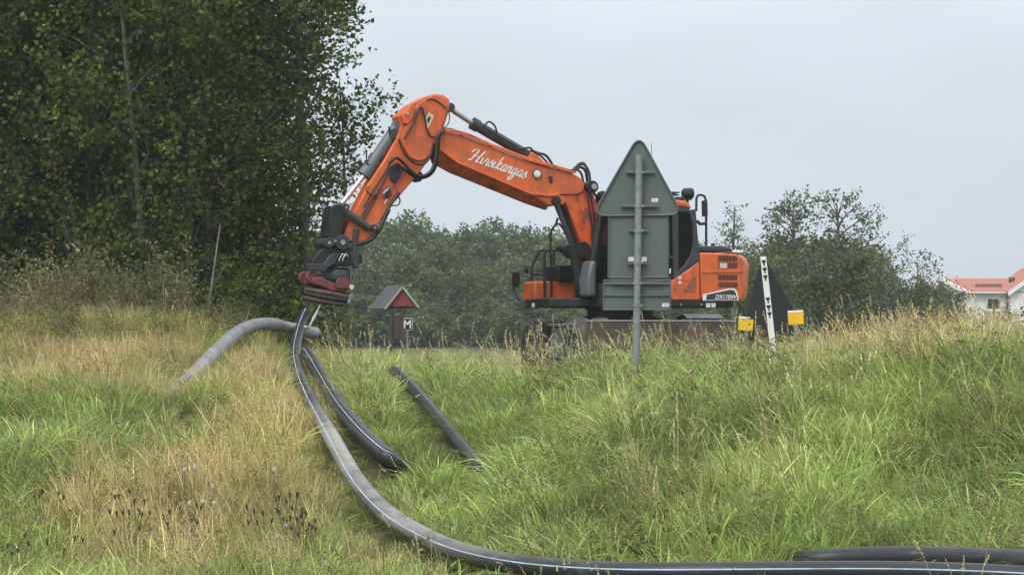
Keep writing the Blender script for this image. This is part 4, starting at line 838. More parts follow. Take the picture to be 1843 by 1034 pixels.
# edge tree leaning out behind the stick, crown fitted to its outline
def edge_tree(name, D, base_px, lobes_px, label, seed, dens, size, tr=0.1, hh=None):
    b = W(base_px, 640, D); b.z = float(gz(b.x, D)); lb = []; rg2 = random.Random(seed)
    for x, y, r in lobes_px:
        p = W(x, y, D) - b; rm = r / F * D; lb.append(((p.x, rg2.uniform(-.6, .6), p.z), (rm, rm * 1.1, rm * 0.85)))
    h = max(c[2] + r[2] * 0.5 for c, r in lb)
    return place_tree(name, trunk_mesh(name + '_trunk', hh or h, tr, lb, seed, M['bark'], 0.2), leaf_mesh(name + '_crown', lb, dens, 11, size, G1, seed, 0.34, m=LM), b, 1.0, 0.0, label)
edge_tree('aspen_tree', 43.0, 545, [(560, 40, 75), (605, 25, 50), (595, 85, 52), (630, 20, 28), (628, 100, 24), (560, 120, 55), (500, 80, 80), (580, 160, 26), (540, 190, 50), (480, 190, 70), (520, 260, 60), (560, 235, 42), (590, 255, 38), (560, 310, 55), (590, 330, 34), (500, 340, 70), (545, 390, 50), (480, 430, 65), (530, 460, 42), (450, 510, 55), (495, 515, 34), (430, 560, 40), (560, 0, 80), (610, -30, 60), (560, -80, 90), (480, -20, 90), (560, -160, 90)],
          'aspen at the open right edge of the wood, above the gripper', 71, 46, 0.094)
edge_tree('aspen_tree', 45.5, 610, [(600, 180, 37), (615, 240, 44), (600, 300, 44), (590, 345, 41), (650, 165, 29), (675, 158, 24), (628, 190, 37), (655, 205, 37), (636, 240, 41),  (690, 185, 17), (706, 172, 12), (630, 225, 41), (605, 215, 37), (668, 240, 27), (640, 265, 32), (612, 290, 41), (645, 305, 24), (615, 335, 32), (585, 370, 37), (600, 400, 27), (575, 420, 32), (560, 470, 27), (540, 500, 27)],
          'slim aspen reaching out with loose twigs behind the excavator stick', 72, 40, 0.09, 0.03)
for bpx, hh_, sd_, fr_, lab_ in ((262, 16, 75, [(300, 20, 60), (240, 60, 45), (330, 90, 40), (275, 130, 36), (262, 200, 45), (270, 480, 50), (262, 540, 40), (290, 380, 40), (262, 250, 42), (300, 300, 50), (230, 330, 45), (250, 420, 50)], 'aspen with a pale slanting trunk showing at the front of the wood'),
                                 (350, 15, 77, [(350, 100, 45), (350, 210, 40), (352, 330, 45), (345, 480, 45), (350, 540, 35), (370, 40, 60), (400, 130, 50), (330, 180, 36), (400, 240, 45), (330, 290, 40), (380, 380, 45), (330, 440, 40)], 'aspen with a dark straight trunk left of the edge of the wood')):
    b = W(bpx, 640, 41.3); b.z = float(gz(b.x, 41.3)); lb = []
    for x, y, r in fr_:
        p = W(x, y, 41.3) - b; rm = r / F * 41.3; lb.append(((p.x, -0.1, p.z), (rm, rm, rm * 0.8)))
    place_tree('aspen_tree', trunk_mesh('aspen_trunk', 9.0, 0.062, lb, sd_, M['bark'], 0.55, twig=True), leaf_mesh('aspen_crown', lb, 36, 11, 0.096, G1, sd_, 0.4, m=LM), b, 1.0, 0.0, lab_)
# dark undergrowth at the foot of the wood
bu = []
for k in range(3):
    rgb = random.Random(40 + k); lb = [((rgb.uniform(-.9, .9), rgb.uniform(-.7, .7), rgb.uniform(0.2, 1.7)), (0.5, 0.5, 0.42)) for _ in range(16)]
    bu.append((trunk_mesh('shrub_stem', 1.2, 0.03, lb, 60 + k, M['bark'], 0.2, twig=False), leaf_mesh('shrub_crown', lb, 40, 10, 0.08, G1, 80 + k, 0.3, m=LM)))
for i in range(16):
    x = -11.5 + 6.6 * i / 15 + rg.uniform(-.2, .2); y = 41.2 + rg.uniform(-.8, .8); t, c_ = bu[i % 3]
    place_tree('undergrowth_shrub', t, c_, (x, y, float(gz(x, y)) - 0.1), 0.8 + 0.5 * rg.random(), rg.random() * 6.28, 'leafy dark shrub in the undergrowth along the foot of the wood', 'undergrowth shrubs at the foot of the wood', 'shrub')
sap = MB(); sb_ = W(374, 620, 38.5); sb_.z = float(gz(sb_.x, 38.5))
e = empty('bare_sapling', sb_); tag(e, 'thin pale bare stem standing in front of the wood above the arched pipe', 'sapling')
MB().tube(catmull([Vector((0, 0, -0.2)), W(376, 560, 38.5) - sb_, W(383, 500, 38.5) - sb_, W(389, 455, 38.8) - sb_, W(396, 405, 39.6) - sb_], 4), [0.03 - 0.0013 * k for k in range(17)], 7).build('stem', M['bark'], e)
MB().tube([W(380, 520, 38.5) - sb_, W(398, 490, 38.6) - sb_, W(408, 470, 38.7) - sb_], [0.01, 0.007, 0.004], 5).build('twig', M['bark'], e)

# --- hazy wood behind the notice board
fw = []
for k in range(5):
    lb = crown_lobes(400 + k, 1.0, 10.0, 2.7 - 0.25 * (k % 3), 40, 1.25, 0.6, 0.85)
    fw.append((trunk_mesh('wood_trunk', 10, 0.16, lb, 420 + k, M['bark'], 0.3, twig=False), leaf_mesh('wood_crown', lb, 5.5, 8, 0.30, G3, 440 + k, 0.7, m=LMF)))
rw = random.Random(9)
back_h = [(560, 430), (600, 420), (640, 412), (672, 404), (706, 396), (736, 392), (768, 410), (800, 418), (832, 412), (860, 414), (890, 404), (922, 416), (955, 414), (990, 418), (1024, 416), (1060, 425), (1095, 440), (1130, 445), (1165, 450), (1200, 455), (1240, 470), (1275, 460), (1310, 470)]
for i, (px, py) in enumerate(back_h):
    D = 188 + rw.uniform(-8, 10); b = W(px, 620, D); b.z = 0.6; h = EYE + (HY - py) / F * D - 0.6; t, c_ = fw[i % 5]; s = h / 10.4
    place_tree('woodland_tree', t, c_, b, (s * 1.0, s * 1.0, s), rw.random() * 6.28, 'tall grey green tree in the hazy wood behind the notice board', 'trees of the hazy wood behind')
for i in range(22):
    px = 545 + i * 36 + rw.uniform(-10, 10); D = 160 + rw.uniform(-8, 8); py = 470 + rw.uniform(-32, 32); b = W(px, 620, D); b.z = 0.6; h = EYE + (HY - py) / F * D - 0.6; t, c_ = fw[(i * 3 + 1) % 5]; s = h / 10.4
    place_tree('woodland_tree', t, c_, b, (s * 1.15, s * 1.15, s), rw.random() * 6.28, 'lower leafy tree at the front of the hazy wood behind the notice board', 'front trees of the hazy wood behind')
for i in range(24):
    px = 545 + i * 33 + rw.uniform(-10, 10); D = 145 + rw.uniform(-5, 5); py = 552 + rw.uniform(-25, 15); b = W(px, 620, D); b.z = 0.6; h = EYE + (HY - py) / F * D - 0.6; t, c_ = fw[(i * 2 + 1) % 5]; s = h / 10.4
    place_tree('woodland_shrub', t, c_, b, (s * 1.9, s * 1.9, s), rw.random() * 6.28, 'rounded shrub along the foot of the hazy wood', 'shrubs at the foot of the hazy wood', 'shrub')

# --- airy trees behind the excavator on the right
def far_tree(name, D, base_px, lobes_px, label, seed, dens=9, size=0.16, tr=0.11, cols=G2, leaves=9, tl=0.4, hh=None, bark='bark', cat='tree', base_py=640):
    b = W(base_px, base_py, D); b.z = float(gz(b.x, D)) ; lb = []; r3 = random.Random(seed)
    for x, y, r in lobes_px:
        p = W(x, y, D) - b; rm = r / F * D; lb.append(((p.x, r3.uniform(-.8, .8), p.z), (rm, rm, rm * 0.7)))
    h = hh or max(c[2] for c, r in lb)
    return place_tree(name, trunk_mesh(name + '_trunk', h, tr, lb, seed, M[bark], 0.12), leaf_mesh(name + '_crown', lb, dens * 6.0, leaves, size * 0.82, cols, seed, tl, shell=0.6, m=LMF), b, 1.0, 0.0, label, cat=cat)
def spray(seed, boxes):
    r4 = random.Random(seed); o = []
    for x0, y0, x1, y1, n, ra in boxes:
        for _ in range(n): o.append((r4.uniform(x0, x1), r4.uniform(y0, y1), ra * r4.uniform(.7, 1.3)))
    return o
for i, (px, py) in enumerate(((1345, 462), (1378, 446), (1405, 430), (1440, 440), (1470, 425), (1505, 432), (1540, 440), (1568, 452), (1592, 480), (1625, 520), (1660, 512), (1690, 520))):
    D = 112 + rw.uniform(-4, 6); b = W(px, 620, D); b.z = 0.7; h = EYE + (HY - py) / F * D - 0.7; t, c_ = fw[(i * 2 + 1) % 5]; s = h / 10.4
    place_tree('thicket_tree', t, c_, b, (s * 1.25, s * 1.25, s), rw.random() * 6.28, 'dense small tree in the thicket behind the airy trees on the right', 'thicket behind the trees on the right')
far_tree('birch_tree', 98, 1322, [(1322, 372, 6), (1318, 386, 10), (1328, 392, 9), (1312, 400, 11), (1326, 408, 13), (1337, 402, 8), (1304, 415, 10), (1318, 424, 14), (1336, 422, 12), (1302, 436, 12), (1325, 442, 16), (1345, 440, 12), (1310, 460, 20), (1335, 465, 20)], 'slender birch with a pointed top just right of the excavator cab', 501, 12, 0.13)
far_tree('oak_tree', 96, 1432, [(1400, 378, 17), (1388, 396, 16), (1416, 370, 18), (1437, 366, 20), (1458, 362, 16), (1408, 398, 16), (1430, 392, 20), (1450, 388, 18), (1386, 422, 18), (1404, 424, 16), (1428, 430, 17), (1450, 424, 18), (1384, 446, 17), (1412, 452, 20), (1440, 455, 21)], 'spreading dark tree with open branches left of the tall airy one', 502, 11, 0.16, 0.16, hh=5.5)
far_tree('alder_tree', 99, 1508, [(1478, 360, 17), (1496, 355, 16), (1515, 356, 17), (1534, 362, 16), (1550, 374, 17), (1566, 388, 16), (1476, 382, 17), (1498, 382, 14), (1522, 386, 16), (1545, 398, 17), (1572, 410, 18), (1580, 428, 17), (1484, 408, 17), (1510, 412, 16), (1532, 420, 17), (1556, 424, 20), (1495, 438, 20), (1525, 445, 20), (1568, 448, 18), (1585, 458, 14)], 'tall airy tree with bare twigs, highest of the trees on the right', 503, 7.5, 0.15, 0.15, hh=5.9)
far_tree('alder_tree', 93, 1365, spray(31, [(1345, 452, 1395, 490, 9, 15), (1340, 490, 1400, 590, 18, 20)]), 'low dark tree behind the white marker stake', 504, 11, 0.16)
far_tree('willow_shrub', 88, 1455, spray(32, [(1400, 470, 1480, 510, 12, 17), (1395, 510, 1490, 595, 22, 20)]), 'dense dark bush under the spreading tree', 505, 11, 0.16, cat='shrub')
far_tree('willow_shrub', 80, 1530, spray(33, [(1490, 462, 1570, 500, 12, 17), (1455, 500, 1585, 590, 32, 20)]), 'large rounded olive green bush right of the marker boxes', 506, 13, 0.14, cols=[(0.055, 0.075, 0.022), (0.085, 0.105, 0.034), (0.1, 0.1, 0.04)], cat='shrub')
far_tree('birch_tree', 82, 1598, [(1628, 440, 7), (1620, 452, 9), (1634, 456, 8), (1612, 468, 10), (1628, 474, 10), (1602, 482, 9), (1618, 492, 11), (1640, 486, 9), (1596, 498, 10), (1610, 512, 11), (1632, 508, 9)], 'thin birch with a forked pale trunk and sparse leaves', 507, 10, 0.12, 0.06, bark='palebark', hh=3.6)
far_tree('birch_tree', 84, 1655, [(1668, 458, 7), (1658, 466, 9), (1676, 472, 8), (1652, 482, 10), (1670, 486, 11), (1688, 492, 9), (1660, 500, 12), (1682, 508, 12), (1645, 508, 11)], 'small sparse birch between the forked birch and the house', 508, 10, 0.12, 0.06, hh=3.0)
far_tree('willow_shrub', 83, 1640, spray(34, [(1612, 505, 1690, 540, 11, 15), (1600, 540, 1715, 592, 22, 17)]), 'dark green bush beneath the small birches', 509, 14, 0.13, cat='shrub')
far_tree('willow_shrub', 81, 1722, spray(35, [(1700, 520, 1728, 550, 6, 11), (1700, 550, 1745, 592, 14, 13)]), 'bush covering the left corner of the white house', 510, 13, 0.13, cat='shrub')
far_tree('willow_shrub', 78, 1590, spray(36, [(1560, 470, 1592, 520, 7, 14), (1560, 520, 1612, 592, 14, 16)]), 'narrow bush with pale stems left of the forked birch', 511, 11, 0.14, cat='shrub')
far_tree('low_shrub', 70, 1780, spray(37, [(1738, 562, 1843, 592, 24, 9)]), 'low straggly shrub in front of the white house', 512, 18, 0.11, 0.03, cols=[(0.06, 0.075, 0.03), (0.09, 0.1, 0.045), (0.14, 0.13, 0.07)], cat='shrub')
# ------------------------------------------------------------------ meadow: instanced tufts
SRC = bpy.data.collections.new('tuft_sources')    # not linked to the scene: only instanced
GM = leaf_mat('meadow_blades', trans=0.40, rough=0.55, instancer=True, spec=0.3)
def strips(P, Wd, side):                          # P (n,k,3) centre lines, Wd (n,k) half widths, side (n,3) -> verts, quads
    n, k, _ = P.shape
    v = np.stack([P - side[:, None] * Wd[..., None], P + side[:, None] * Wd[..., None]], 2).reshape(-1, 3)
    b = (np.arange(n) * k * 2)[:, None] + (np.arange(k - 1) * 2)[None]; b = b.reshape(-1)
    return v, np.stack([b, b + 1, b + 3, b + 2], 1)
def blades(rng, n, rad, h0, h1, lean, droop, w, wind=(-0.18, 0.0), k=5):
    a = rng.random(n) * 6.283; rr = rad * np.sqrt(rng.random(n)); base = np.stack([rr * np.cos(a), rr * np.sin(a), np.full(n, -0.03)], 1)
    az = a + rng.normal(size=n) * 0.9; d = np.stack([np.cos(az), np.sin(az)], 1) * (lean * (0.3 + rng.random(n)))[:, None] + np.array(wind)
    L = h0 + (h1 - h0) * rng.random(n); t = np.linspace(0, 1, k)
    dr = droop * (0.4 + 1.2 * rng.random(n))
    out_ = (t[None] * 0.55 + 0.9 * dr[:, None] * t[None] ** 2.2)
    up = t[None] - dr[:, None] * 0.75 * t[None] ** 2.6
    P = np.zeros((n, k, 3)); P[..., :2] = base[:, None, :2] + d[:, None] * out_[..., None] * L[:, None, None]; P[..., 2] = base[:, None, 2] + up * L[:, None]
    sd = np.stack([-np.sin(az + rng.normal(size=n)), np.cos(az + rng.normal(size=n)), np.zeros(n)], 1)
    Wd = w / 2 * (0.6 + 0.8 * rng.random(n))[:, None] * np.array([0.8, 1.0, 0.95, 0.7, 0.08] if k == 5 else np.linspace(1, .3, k))[None]
    return P, Wd, sd
def join(parts):
    V, Q, C = [], [], []; o = 0
    for v, q, c in parts: V.append(v); Q.append(q + o); C.append(c); o += len(v)
    return np.concatenate(V), np.concatenate(Q), np.concatenate(C)
def colr(rng, n, per, c0, c1, var=0.18):
    w = rng.random((n, 1)); c = (np.array(c0) * (1 - w) + np.array(c1) * w) * np.exp(rng.normal(size=(n, 1)) * var)
    return np.repeat(np.concatenate([c, np.ones((n, 1))], 1), per, 0)
def tipped(rng, c, amt):                           # dry yellow tips
    c = c.reshape(-1, 10, 4); w = (np.clip(np.array([0, 0, 0, 0, .1, .1, .5, .5, 1, 1]), 0, 1)[None] * (rng.random((len(c), 1)) ** 2) * amt)[..., None]
    c[..., :3] = c[..., :3] * (1 - w) + np.array([0.42, 0.40, 0.17]) * w; return c.reshape(-1, 4)
def add_src(name, parts):
    v, q, c = join(parts); me = raw_mesh(name, v, q, c, GM); o = bpy.data.objects.new(name, me); SRC.objects.link(o)
def dots(rng, P, s, c):                           # small crossed seeds at points
    n = len(P); a = rng.normal(size=(n, 3)); a /= np.linalg.norm(a, axis=1)[:, None]; b = np.cross(a, rng.normal(size=(n, 3))); b /= np.linalg.norm(b, axis=1)[:, None]
    v = np.stack([P + a * s, P + b * s * .5, P - a * s, P - b * s * .5], 1).reshape(-1, 3); q = np.arange(n * 4).reshape(-1, 4)
    return v, q, colr(rng, n, 4, c[0], c[1])
GREEN = ((0.170, 0.250, 0.056), (0.380, 0.460, 0.160)); STRAW = ((0.34, 0.29, 0.135), (0.58, 0.51, 0.28)); OLIVE = ((0.15, 0.165, 0.040), (0.30, 0.28, 0.10))
NT = dict(a=8, b=6, c=5, d=4, e=4, f=4)
for i in range(NT['a']):                          # a: soft green tuft
    r_ = np.random.default_rng(900 + i); P, Wd, sd = blades(r_, 56, 0.15, 0.28, 0.66, 0.75, 0.62, 0.0115); v, q = strips(P, Wd, sd)
    P2, W2, s2 = blades(r_, 14, 0.14, 0.25, 0.6, 0.8, 0.6, 0.007); v2, q2 = strips(P2, W2, s2)
    add_src('tuft_a%02d' % i, [(v, q, tipped(r_, colr(r_, 56, 10, *GREEN, var=0.3), 0.5)), (v2, q2, colr(r_, 14, 10, STRAW[0], OLIVE[1], var=0.3))])
for i in range(NT['b']):                          # b: dry straw tuft
    r_ = np.random.default_rng(930 + i); P, Wd, sd = blades(r_, 34, 0.14, 0.32, 0.78, 0.42, 0.28, 0.0068, (-0.10, 0)); v, q = strips(P, Wd, sd)
    P2, W2, s2 = blades(r_, 30, 0.15, 0.2, 0.48, 0.8, 0.6, 0.010); v2, q2 = strips(P2, W2, s2); tip = P[:16, 4]; sp = (tip[:, None] + r_.normal(size=(16, 4, 3)) * np.array([0.01, 0.01, 0.03])).reshape(-1, 3)
    add_src('tuft_b%02d' % i, [(v, q, colr(r_, 34, 10, *STRAW, var=0.3)), (v2, q2, colr(r_, 30, 10, GREEN[0], OLIVE[1], var=0.3)), (*dots(r_, sp, 0.010, STRAW),)])
for i in range(NT['c']):                          # c: tall seeding stems
    r_ = np.random.default_rng(950 + i); n = 5; P, Wd, sd = blades(r_, n, 0.12, 0.75, 1.15, 0.36, 0.26, 0.0052, (-0.24, 0), 6); v, q = strips(P, Wd, sd); parts = [(v, q, colr(r_, n, 12, (0.34, 0.30, 0.14), (0.58, 0.51, 0.30)))]
    m_ = 26; u_ = r_.random((n, m_, 1)) ** 0.8; spn = P[:, 5][:, None] + (P[:, 4] - P[:, 5])[:, None] * u_ * 0.95 + r_.normal(size=(n, m_, 3)) * 0.0045
    parts.append(dots(r_, spn.reshape(-1, 3), 0.0085, ((0.48, 0.41, 0.24), (0.68, 0.60, 0.40)))); P2, W2, s2 = blades(r_, 14, 0.10, 0.25, 0.55, 0.5, 0.5, 0.007); v2, q2 = strips(P2, W2, s2); parts.append((v2, q2, colr(r_, 14, 10, *GREEN)))
    add_src('tuft_c%02d' % i, parts)
for i in range(NT['d']):                          # d: tall brownish weeds with small leaves
    r_ = np.random.default_rng(970 + i); n = 7; P, Wd, sd = blades(r_, n, 0.16, 0.75, 1.25, 0.18, 0.06, 0.010, (-0.03, 0), 6); v, q = strips(P, Wd, sd); parts = [(v, q, colr(r_, n, 12, (0.12, 0.09, 0.05), (0.22, 0.17, 0.10)))]
    m_ = 46; u_ = r_.random((n, m_, 1)); idx = np.clip((u_[..., 0] * 5).astype(int), 0, 4); fr_ = u_[..., 0] * 5 - idx; ar = np.arange(n)[:, None]
    c0 = P[ar, idx] * (1 - fr_[..., None]) + P[ar, idx + 1] * fr_[..., None] + r_.normal(size=(n, m_, 3)) * np.array([0.055, 0.055, 0.02])
    parts.append(dots(r_, c0.reshape(-1, 3), 0.030, ((0.085, 0.10, 0.045), (0.18, 0.165, 0.09)))); add_src('tuft_d%02d' % i, parts)
for i in range(NT['e']):                          # e: low matted grass under everything
    r_ = np.random.default_rng(990 + i); P, Wd, sd = blades(r_, 60, 0.2, 0.12, 0.30, 0.9, 0.6, 0.009); v, q = strips(P, Wd, sd)
    add_src('tuft_e%02d' % i, [(v, q, colr(r_, 60, 10, OLIVE[0], GREEN[1]))])
for i in range(NT['f']):                          # f: broad-leaved herbs among the grass
    r_ = np.random.default_rng(1010 + i); P, Wd, sd = blades(r_, 16, 0.10, 0.16, 0.42, 0.9, 0.55, 0.040); Wd = Wd * np.array([0.35, 0.9, 1.1, 0.8, 0.1]); v, q = strips(P, Wd, sd)
    P2, W2, s2 = blades(r_, 4, 0.06, 0.4, 0.65, 0.3, 0.1, 0.008); v2, q2 = strips(P2, W2, s2); sp = (P2[:, 3:, None] + r_.normal(size=(4, 2, 9, 3)) * 0.02).reshape(-1, 3)
    add_src('tuft_f%02d' % i, [(v, q, colr(r_, 16, 10, (0.09, 0.15, 0.035), (0.20, 0.27, 0.08), var=0.25)), (v2, q2, colr(r_, 4, 10, (0.16, 0.13, 0.06), (0.25, 0.2, 0.1))), dots(r_, sp, 0.016, ((0.13, 0.12, 0.05), (0.26, 0.22, 0.11)))])
order = sorted(o.name for o in SRC.objects); START = {k: order.index('tuft_%s00' % k) for k in NT}

def vnoise(x, y, s, seed):
    r_ = np.random.default_rng(seed); z = 0
    for _ in range(6):
        a = r_.random() * 6.283; f_ = s * (0.6 + r_.random()); z = z + np.sin((x * math.cos(a) + y * math.sin(a)) * f_ + r_.random() * 6.283)
    return z / 6 ** 0.5 / 1.2
def blob(px, py, cx, cy, rx, ry): return np.exp(-((px - cx) / rx) ** 2 - ((py - cy) / ry) ** 2)
def dryness(x, y):
    z = gz(x, y); px = CX + F * x / y; py = HY + F * (EYE - z) / y
    d = 0.13 + 0.14 * vnoise(x, y, 1.6, 1) + 0.10 * vnoise(x, y, 4.5, 2)
    d = d + 0.95 * blob(px, py, 340, 960, 260, 150) + 0.5 * blob(px, py, 540, 800, 90, 60) + 0.45 * blob(px, py, 700, 1010, 110, 60)
    d = d + 0.70 * blob(px, py, 180, 690, 330, 55) + 0.3 * blob(px, py, 450, 720, 110, 45)
    d = d + 0.55 * blob(px, py, 1620, 660, 260, 35) + 0.35 * blob(px, py, 1800, 760, 110, 45) + 0.22 * blob(px, py, 1300, 860, 160, 70) + 0.25 * blob(px, py, 1080, 680, 200, 30)
    d = d - 0.9 * blob(px, py, 10, 860, 70, 110) - 0.35 * blob(px, py, 120, 790, 120, 35) - 0.2 * blob(px, py, 1000, 900, 130, 80)
    return np.clip(d, 0, 1), px, py
def pipe_clear(x, y):                              # (distance to nearest pipe in plan, true where just in front of one)
    best = np.full(x.shape, 9.0); front = np.full(x.shape, 9.0)
    for pl_ in PIPES:
        P = np.array(pl_)[::2]
        hh_ = P[:, 2] - gz(P[:, 0], P[:, 1]); P = P[(hh_ < 0.75) & (hh_ > 0.09)]
        for p in P:
            dx_ = x - p[0]; dy_ = y - p[1]; best = np.minimum(best, np.hypot(dx_, dy_))
            front = np.minimum(front, np.hypot(dx_ * 1.7, np.where(dy_ < 0, dy_ * 0.24, dy_ * 3)))
    return best, front
def scatter(name, label, y0, y1, dens, kinds, scale, keep=None, tintf=None, margin=1.6, seed=1, xlim=None, lim=None, cat='grass', front_k=0.3, grow=0.3, tilt=1.0):
    rng = np.random.default_rng(seed); hw = 921.5 / F
    n = int(dens * ((hw * y0 + margin) + (hw * y1 + margin)) * (y1 - y0)); t = rng.random(n * 2); y = y0 + (y1 - y0) * rng.random(n * 2); w_ = hw * y + margin; x = (rng.random(n * 2) * 2 - 1) * (hw * y1 + margin)
    ok = np.abs(x) < w_; x, y = x[ok], y[ok]
    if len(x) > n: x, y = x[:n], y[:n]
    dr, px, py = dryness(x, y); bd_, fr_ = pipe_clear(x, y)
    k = np.ones(len(x), bool) if keep is None else (rng.random(len(x)) < keep(x, y, dr, px, py))
    k &= bd_ > 0.12
    # wheels, blade and post stand clear
    x, y, dr, px, py, fr_ = (a[k] for a in (x, y, dr, px, py, fr_)); n = len(x); z = gz(x, y)
    s = scale * (0.7 + 0.6 * rng.random(n)) * (1 + 0.18 * vnoise(x, y, 2.2, 5)); s = s * (1 + grow * sstep(21, 25.5, y) * sstep(1040, 1110, px)); s = s * np.clip(front_k + (1 - front_k) * (fr_ - 0.12) / 0.45, front_k, 1)
    kd = rng.choice(len(kinds), n, p=[p for _, p in kinds]); idx = np.zeros(n, np.int32)
    for j, (kk, _) in enumerate(kinds): idx = np.where(kd == j, START[kk] + rng.integers(0, NT[kk], n), idx)
    pick = lambda a, b: a + (b - a) * rng.random(n)
    warm = np.clip(dr + 0.15 * rng.normal(size=n), 0, 1); br = np.exp(0.2 * rng.normal(size=n) + 0.2 * vnoise(x, y, 2.6, 8))
    base = np.stack([1.0 + 0.22 * warm, 1.05 + 0.02 * warm, 0.95 + 0.10 * warm], 1) * br[:, None]
    if tintf is not None: base = tintf(x, y, dr, px, py, base, rng)
    me = bpy.data.meshes.new(name); me.vertices.add(n); me.vertices.foreach_set('co', np.stack([x, y, z], 1).astype(np.float32).ravel())
    a = me.attributes.new('rot', 'FLOAT_VECTOR', 'POINT'); a.data.foreach_set('vector', np.stack([0.22 * tilt * vnoise(x, y, 1.9, 31) + rng.normal(size=n) * .18 * tilt, -0.10 + 0.24 * tilt * vnoise(x, y, 1.5, 32) + rng.normal(size=n) * .14 * tilt, rng.normal(size=n) * 0.9], 1).astype(np.float32).ravel())
    a = me.attributes.new('size', 'FLOAT', 'POINT'); a.data.foreach_set('value', s.astype(np.float32))
    a = me.attributes.new('pick', 'INT', 'POINT'); a.data.foreach_set('value', idx.astype(np.int32))
    a = me.attributes.new('tint', 'FLOAT_COLOR', 'POINT'); a.data.foreach_set('color', np.concatenate([base, np.ones((n, 1))], 1).astype(np.float32).ravel())
    o = bpy.data.objects.new(name, me); COL.objects.link(o); tag(o, label, cat, kind='stuff')
    md = o.modifiers.new('scatter', 'NODES'); md.node_group = SCN
    return n
def scatter_nodes():
    g = bpy.data.node_groups.new('scatter_tufts', 'GeometryNodeTree')
    g.interface.new_socket('Geometry', in_out='INPUT', socket_type='NodeSocketGeometry'); g.interface.new_socket('Geometry', in_out='OUTPUT', socket_type='NodeSocketGeometry')
    I = g.nodes.new('NodeGroupInput'); O = g.nodes.new('NodeGroupOutput'); ci = g.nodes.new('GeometryNodeCollectionInfo'); ci.inputs[0].default_value = SRC; ci.inputs['Separate Children'].default_value = True; ci.inputs['Reset Children'].default_value = True
    ip = g.nodes.new('GeometryNodeInstanceOnPoints'); ip.inputs['Pick Instance'].default_value = True
    def att(nm, ty):
        a = g.nodes.new('GeometryNodeInputNamedAttribute'); a.data_type = ty; a.inputs[0].default_value = nm; return next(o for o in a.outputs if o.enabled and o.name == 'Attribute')
    g.links.new(I.outputs[0], ip.inputs['Points']); g.links.new(ci.outputs[0], ip.inputs['Instance']); g.links.new(att('pick', 'INT'), ip.inputs['Instance Index'])
    er = g.nodes.new('FunctionNodeEulerToRotation'); g.links.new(att('rot', 'FLOAT_VECTOR'), er.inputs[0]); g.links.new(er.outputs[0], ip.inputs['Rotation'])
    g.links.new(att('size', 'FLOAT'), ip.inputs['Scale']); g.links.new(ip.outputs[0], O.inputs[0]); return g
SCN = scatter_nodes()
ng = 0
mound = lambda px, py: blob(px, py, 150, 690, 330, 60)
ng += scatter('meadow_grass', 'long soft green grass covering the meadow slope', 13.0, 30.0, 46, [('a', .89), ('f', .11)], 0.74, keep=lambda x, y, d, px, py: 1 - 0.62 * d, seed=21)
ng += scatter('matted_grass', 'short matted grass close to the soil of the meadow', 14.0, 32.0, 17, [('e', 1.0)], 0.75, grow=0.0, front_k=0.85, seed=28)
ng += scatter('dry_grass', 'straw coloured dry grass in patches across the meadow', 13.0, 31.0, 44, [('b', 1.0)], 0.72, tilt=1.35, front_k=0.55, keep=lambda x, y, d, px, py: np.clip(d * 1.25 - 0.36, 0, 1), seed=22)
ng += scatter('seeding_grass', 'tall seeding grass stems standing above the meadow', 14.0, 31.0, 11, [('c', 1.0)], 0.76, grow=0.0, keep=lambda x, y, d, px, py: np.clip(0.10 + 0.5 * d + 0.6 * (y > 26) * (px > 900), 0, 1) * (px > 620), seed=23)
ng += scatter('crest_grass', 'rough grass along the crest and round the machine', 29.0, 46.0, 18, [('a', .84), ('b', .16)], 0.56, grow=0.0, keep=lambda x, y, d, px, py: np.where((px > 930) & (px < 1330) & (y > 36.6) & (y < 42.5), 0.12, 1.0), seed=24)
ng += scatter('field_grass', 'grass of the flat field beyond the crest', 46.0, 80.0, 5.0, [('a', .8), ('b', .2)], 0.62, grow=0.0, seed=25)
def browner(x, y, d, px, py, base, rng): return base * np.array([0.86, 0.74, 0.72])
ng += scatter('mound_grass', 'matted brown and olive grass over the mound on the left', 28.5, 39.5, 28, [('b', .26), ('a', .74)], 0.66, keep=lambda x, y, d, px, py: np.clip(sstep(-2.6, -3.6, x), 0, 1) if False else (x < -2.6) * 1.0, tintf=browner, tilt=2.0, seed=26)
ng += scatter('tall_weeds', 'tall brownish weeds along the back of the mound', 35.5, 40.5, 13, [('d', .85), ('c', .15)], 1.12, keep=lambda x, y, d, px, py: (px < 330 + 60 * vnoise(x, y, 1.3, 3)) * np.clip((y - 35.0) / 2, 0.2, 1), seed=27, cat='weeds')
ng += scatter('mound_weeds', 'scattered brown weeds tangled in the grass of the mound', 30.0, 36.5, 4.5, [('d', .75), ('c', .25)], 0.62, keep=lambda x, y, d, px, py: (px < 430) * np.clip(0.6 + 0.5 * vnoise(x, y, 1.6, 4), 0, 1), tilt=2.0, seed=29, cat='weeds')
print('tufts', ng)
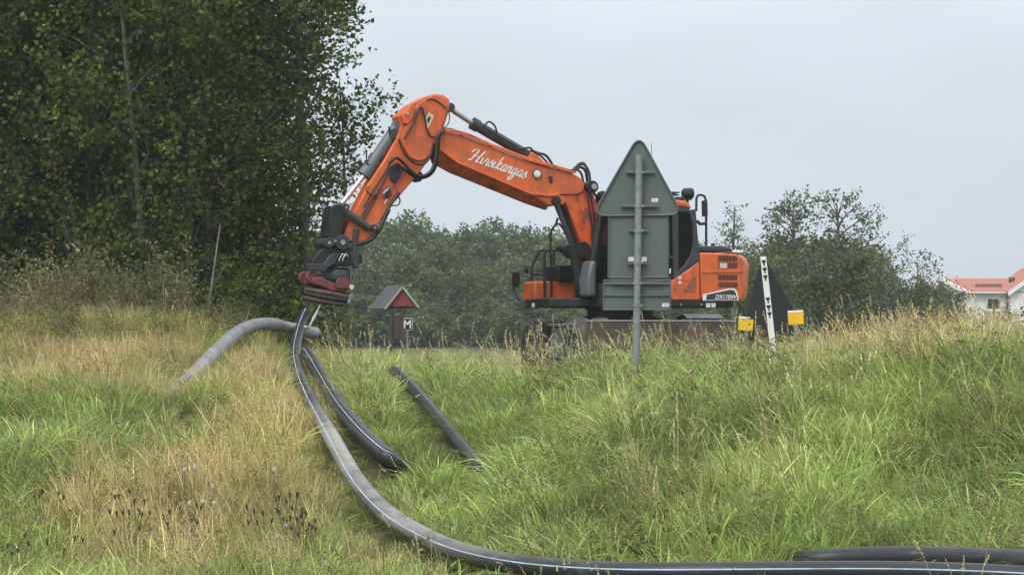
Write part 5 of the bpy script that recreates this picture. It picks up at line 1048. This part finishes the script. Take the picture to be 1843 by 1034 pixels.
# --- individual flowering weeds in the dry grass at the left
rk = random.Random(77)
thm = mat('dark_seed_head', (0.055, 0.04, 0.032), 0.9); whm = mat('white_flower_head', (0.55, 0.50, 0.46), 0.9, col2=(0.35, 0.3, 0.27), nscale=60); pkm = mat('pink_flower_head', (0.50, 0.36, 0.38), 0.9, nscale=60); stm = mat('weed_stem', (0.14, 0.12, 0.055), 0.8)
def weed(px, py, heads, m, lab, group, spread=0.16, hr=0.016, h=0.62):
    p = GP(px, py + 95, 0.0); e = empty('flowering_weed', p); tag(e, lab, 'weed', group)
    top = W(px, py, p.y) - e.location
    for k in range(heads):
        t = top + Vector((rk.uniform(-spread, spread), rk.uniform(-.12, .12), rk.uniform(-spread, spread) * 0.7)) if heads > 1 else top
        st = MB().tube(catmull([Vector((rk.uniform(-.03, .03), 0, -0.05)), Vector((t.x * 0.4, t.y * .4, t.z * .5)), t], 3), 0.0035, 5).build('stem', stm, e)
        hd = MB().lathe(t, (rk.uniform(-.4, .4), rk.uniform(-.4, .4), 1), [(-0.014, 0.005), (-0.006, hr * .8), (0.006, hr), (0.016, hr * .8), (0.02, hr * .3)], 9)
        for _ in range(10):
            a = rk.random() * 6.28; hd.tube([t + Vector((math.cos(a) * hr * .5, math.sin(a) * hr * .5, .012)), t + Vector((math.cos(a) * hr * 1.5, math.sin(a) * hr * 1.5, .012 + rk.uniform(.0, .025)))], [0.004, 0.0015], 3)
        hd.build('flower_head', m, st)
for x, y in ((338, 818), (332, 846), (350, 842), (365, 904), (385, 906), (342, 907), (493, 845)): weed(x, y, 1, whm, 'white round flower head on a thin stem in the dry grass at the left', 'white flower heads in the dry grass', hr=0.014)
for x, y in ((388, 980), (516, 946), (498, 968), (342, 962), (383, 876)): weed(x, y, 1, pkm, 'pale pink flower head low in the dry grass at the left', 'pink flower heads in the dry grass', hr=0.014)
for x, y, n in ((245, 905, 7), (84, 908, 4), (28, 975, 6), (232, 945, 8), (330, 935, 8), (520, 915, 14), (548, 945, 12), (480, 925, 6), (110, 968, 4)): weed(x, y, n, thm, 'cluster of dark dried seed heads in the dry grass at the left', 'dark seed heads in the dry grass', spread=0.16, hr=0.009)
# haze: closed box of thin even air round the whole scene
hz = MB(); hz.box((0, 420, 14.5), (760, 900, 33.0)); ho = hz.build('haze', None or bpy.data.materials.new('thin_haze'), None, smooth=0); tag(ho, 'thin pale haze in the damp air', 'haze', kind='stuff')
hm = ho.data.materials[0]; hm.use_nodes = True; ht = hm.node_tree; ht.nodes.clear(); hout = ht.nodes.new('ShaderNodeOutputMaterial'); pv = ht.nodes.new('ShaderNodeVolumePrincipled')
pv.inputs['Color'].default_value = (0.86, 0.91, 0.96, 1); pv.inputs['Density'].default_value = 0.00045; pv.inputs['Anisotropy'].default_value = 0.0; ht.links.new(pv.outputs[0], hout.inputs['Volume'])
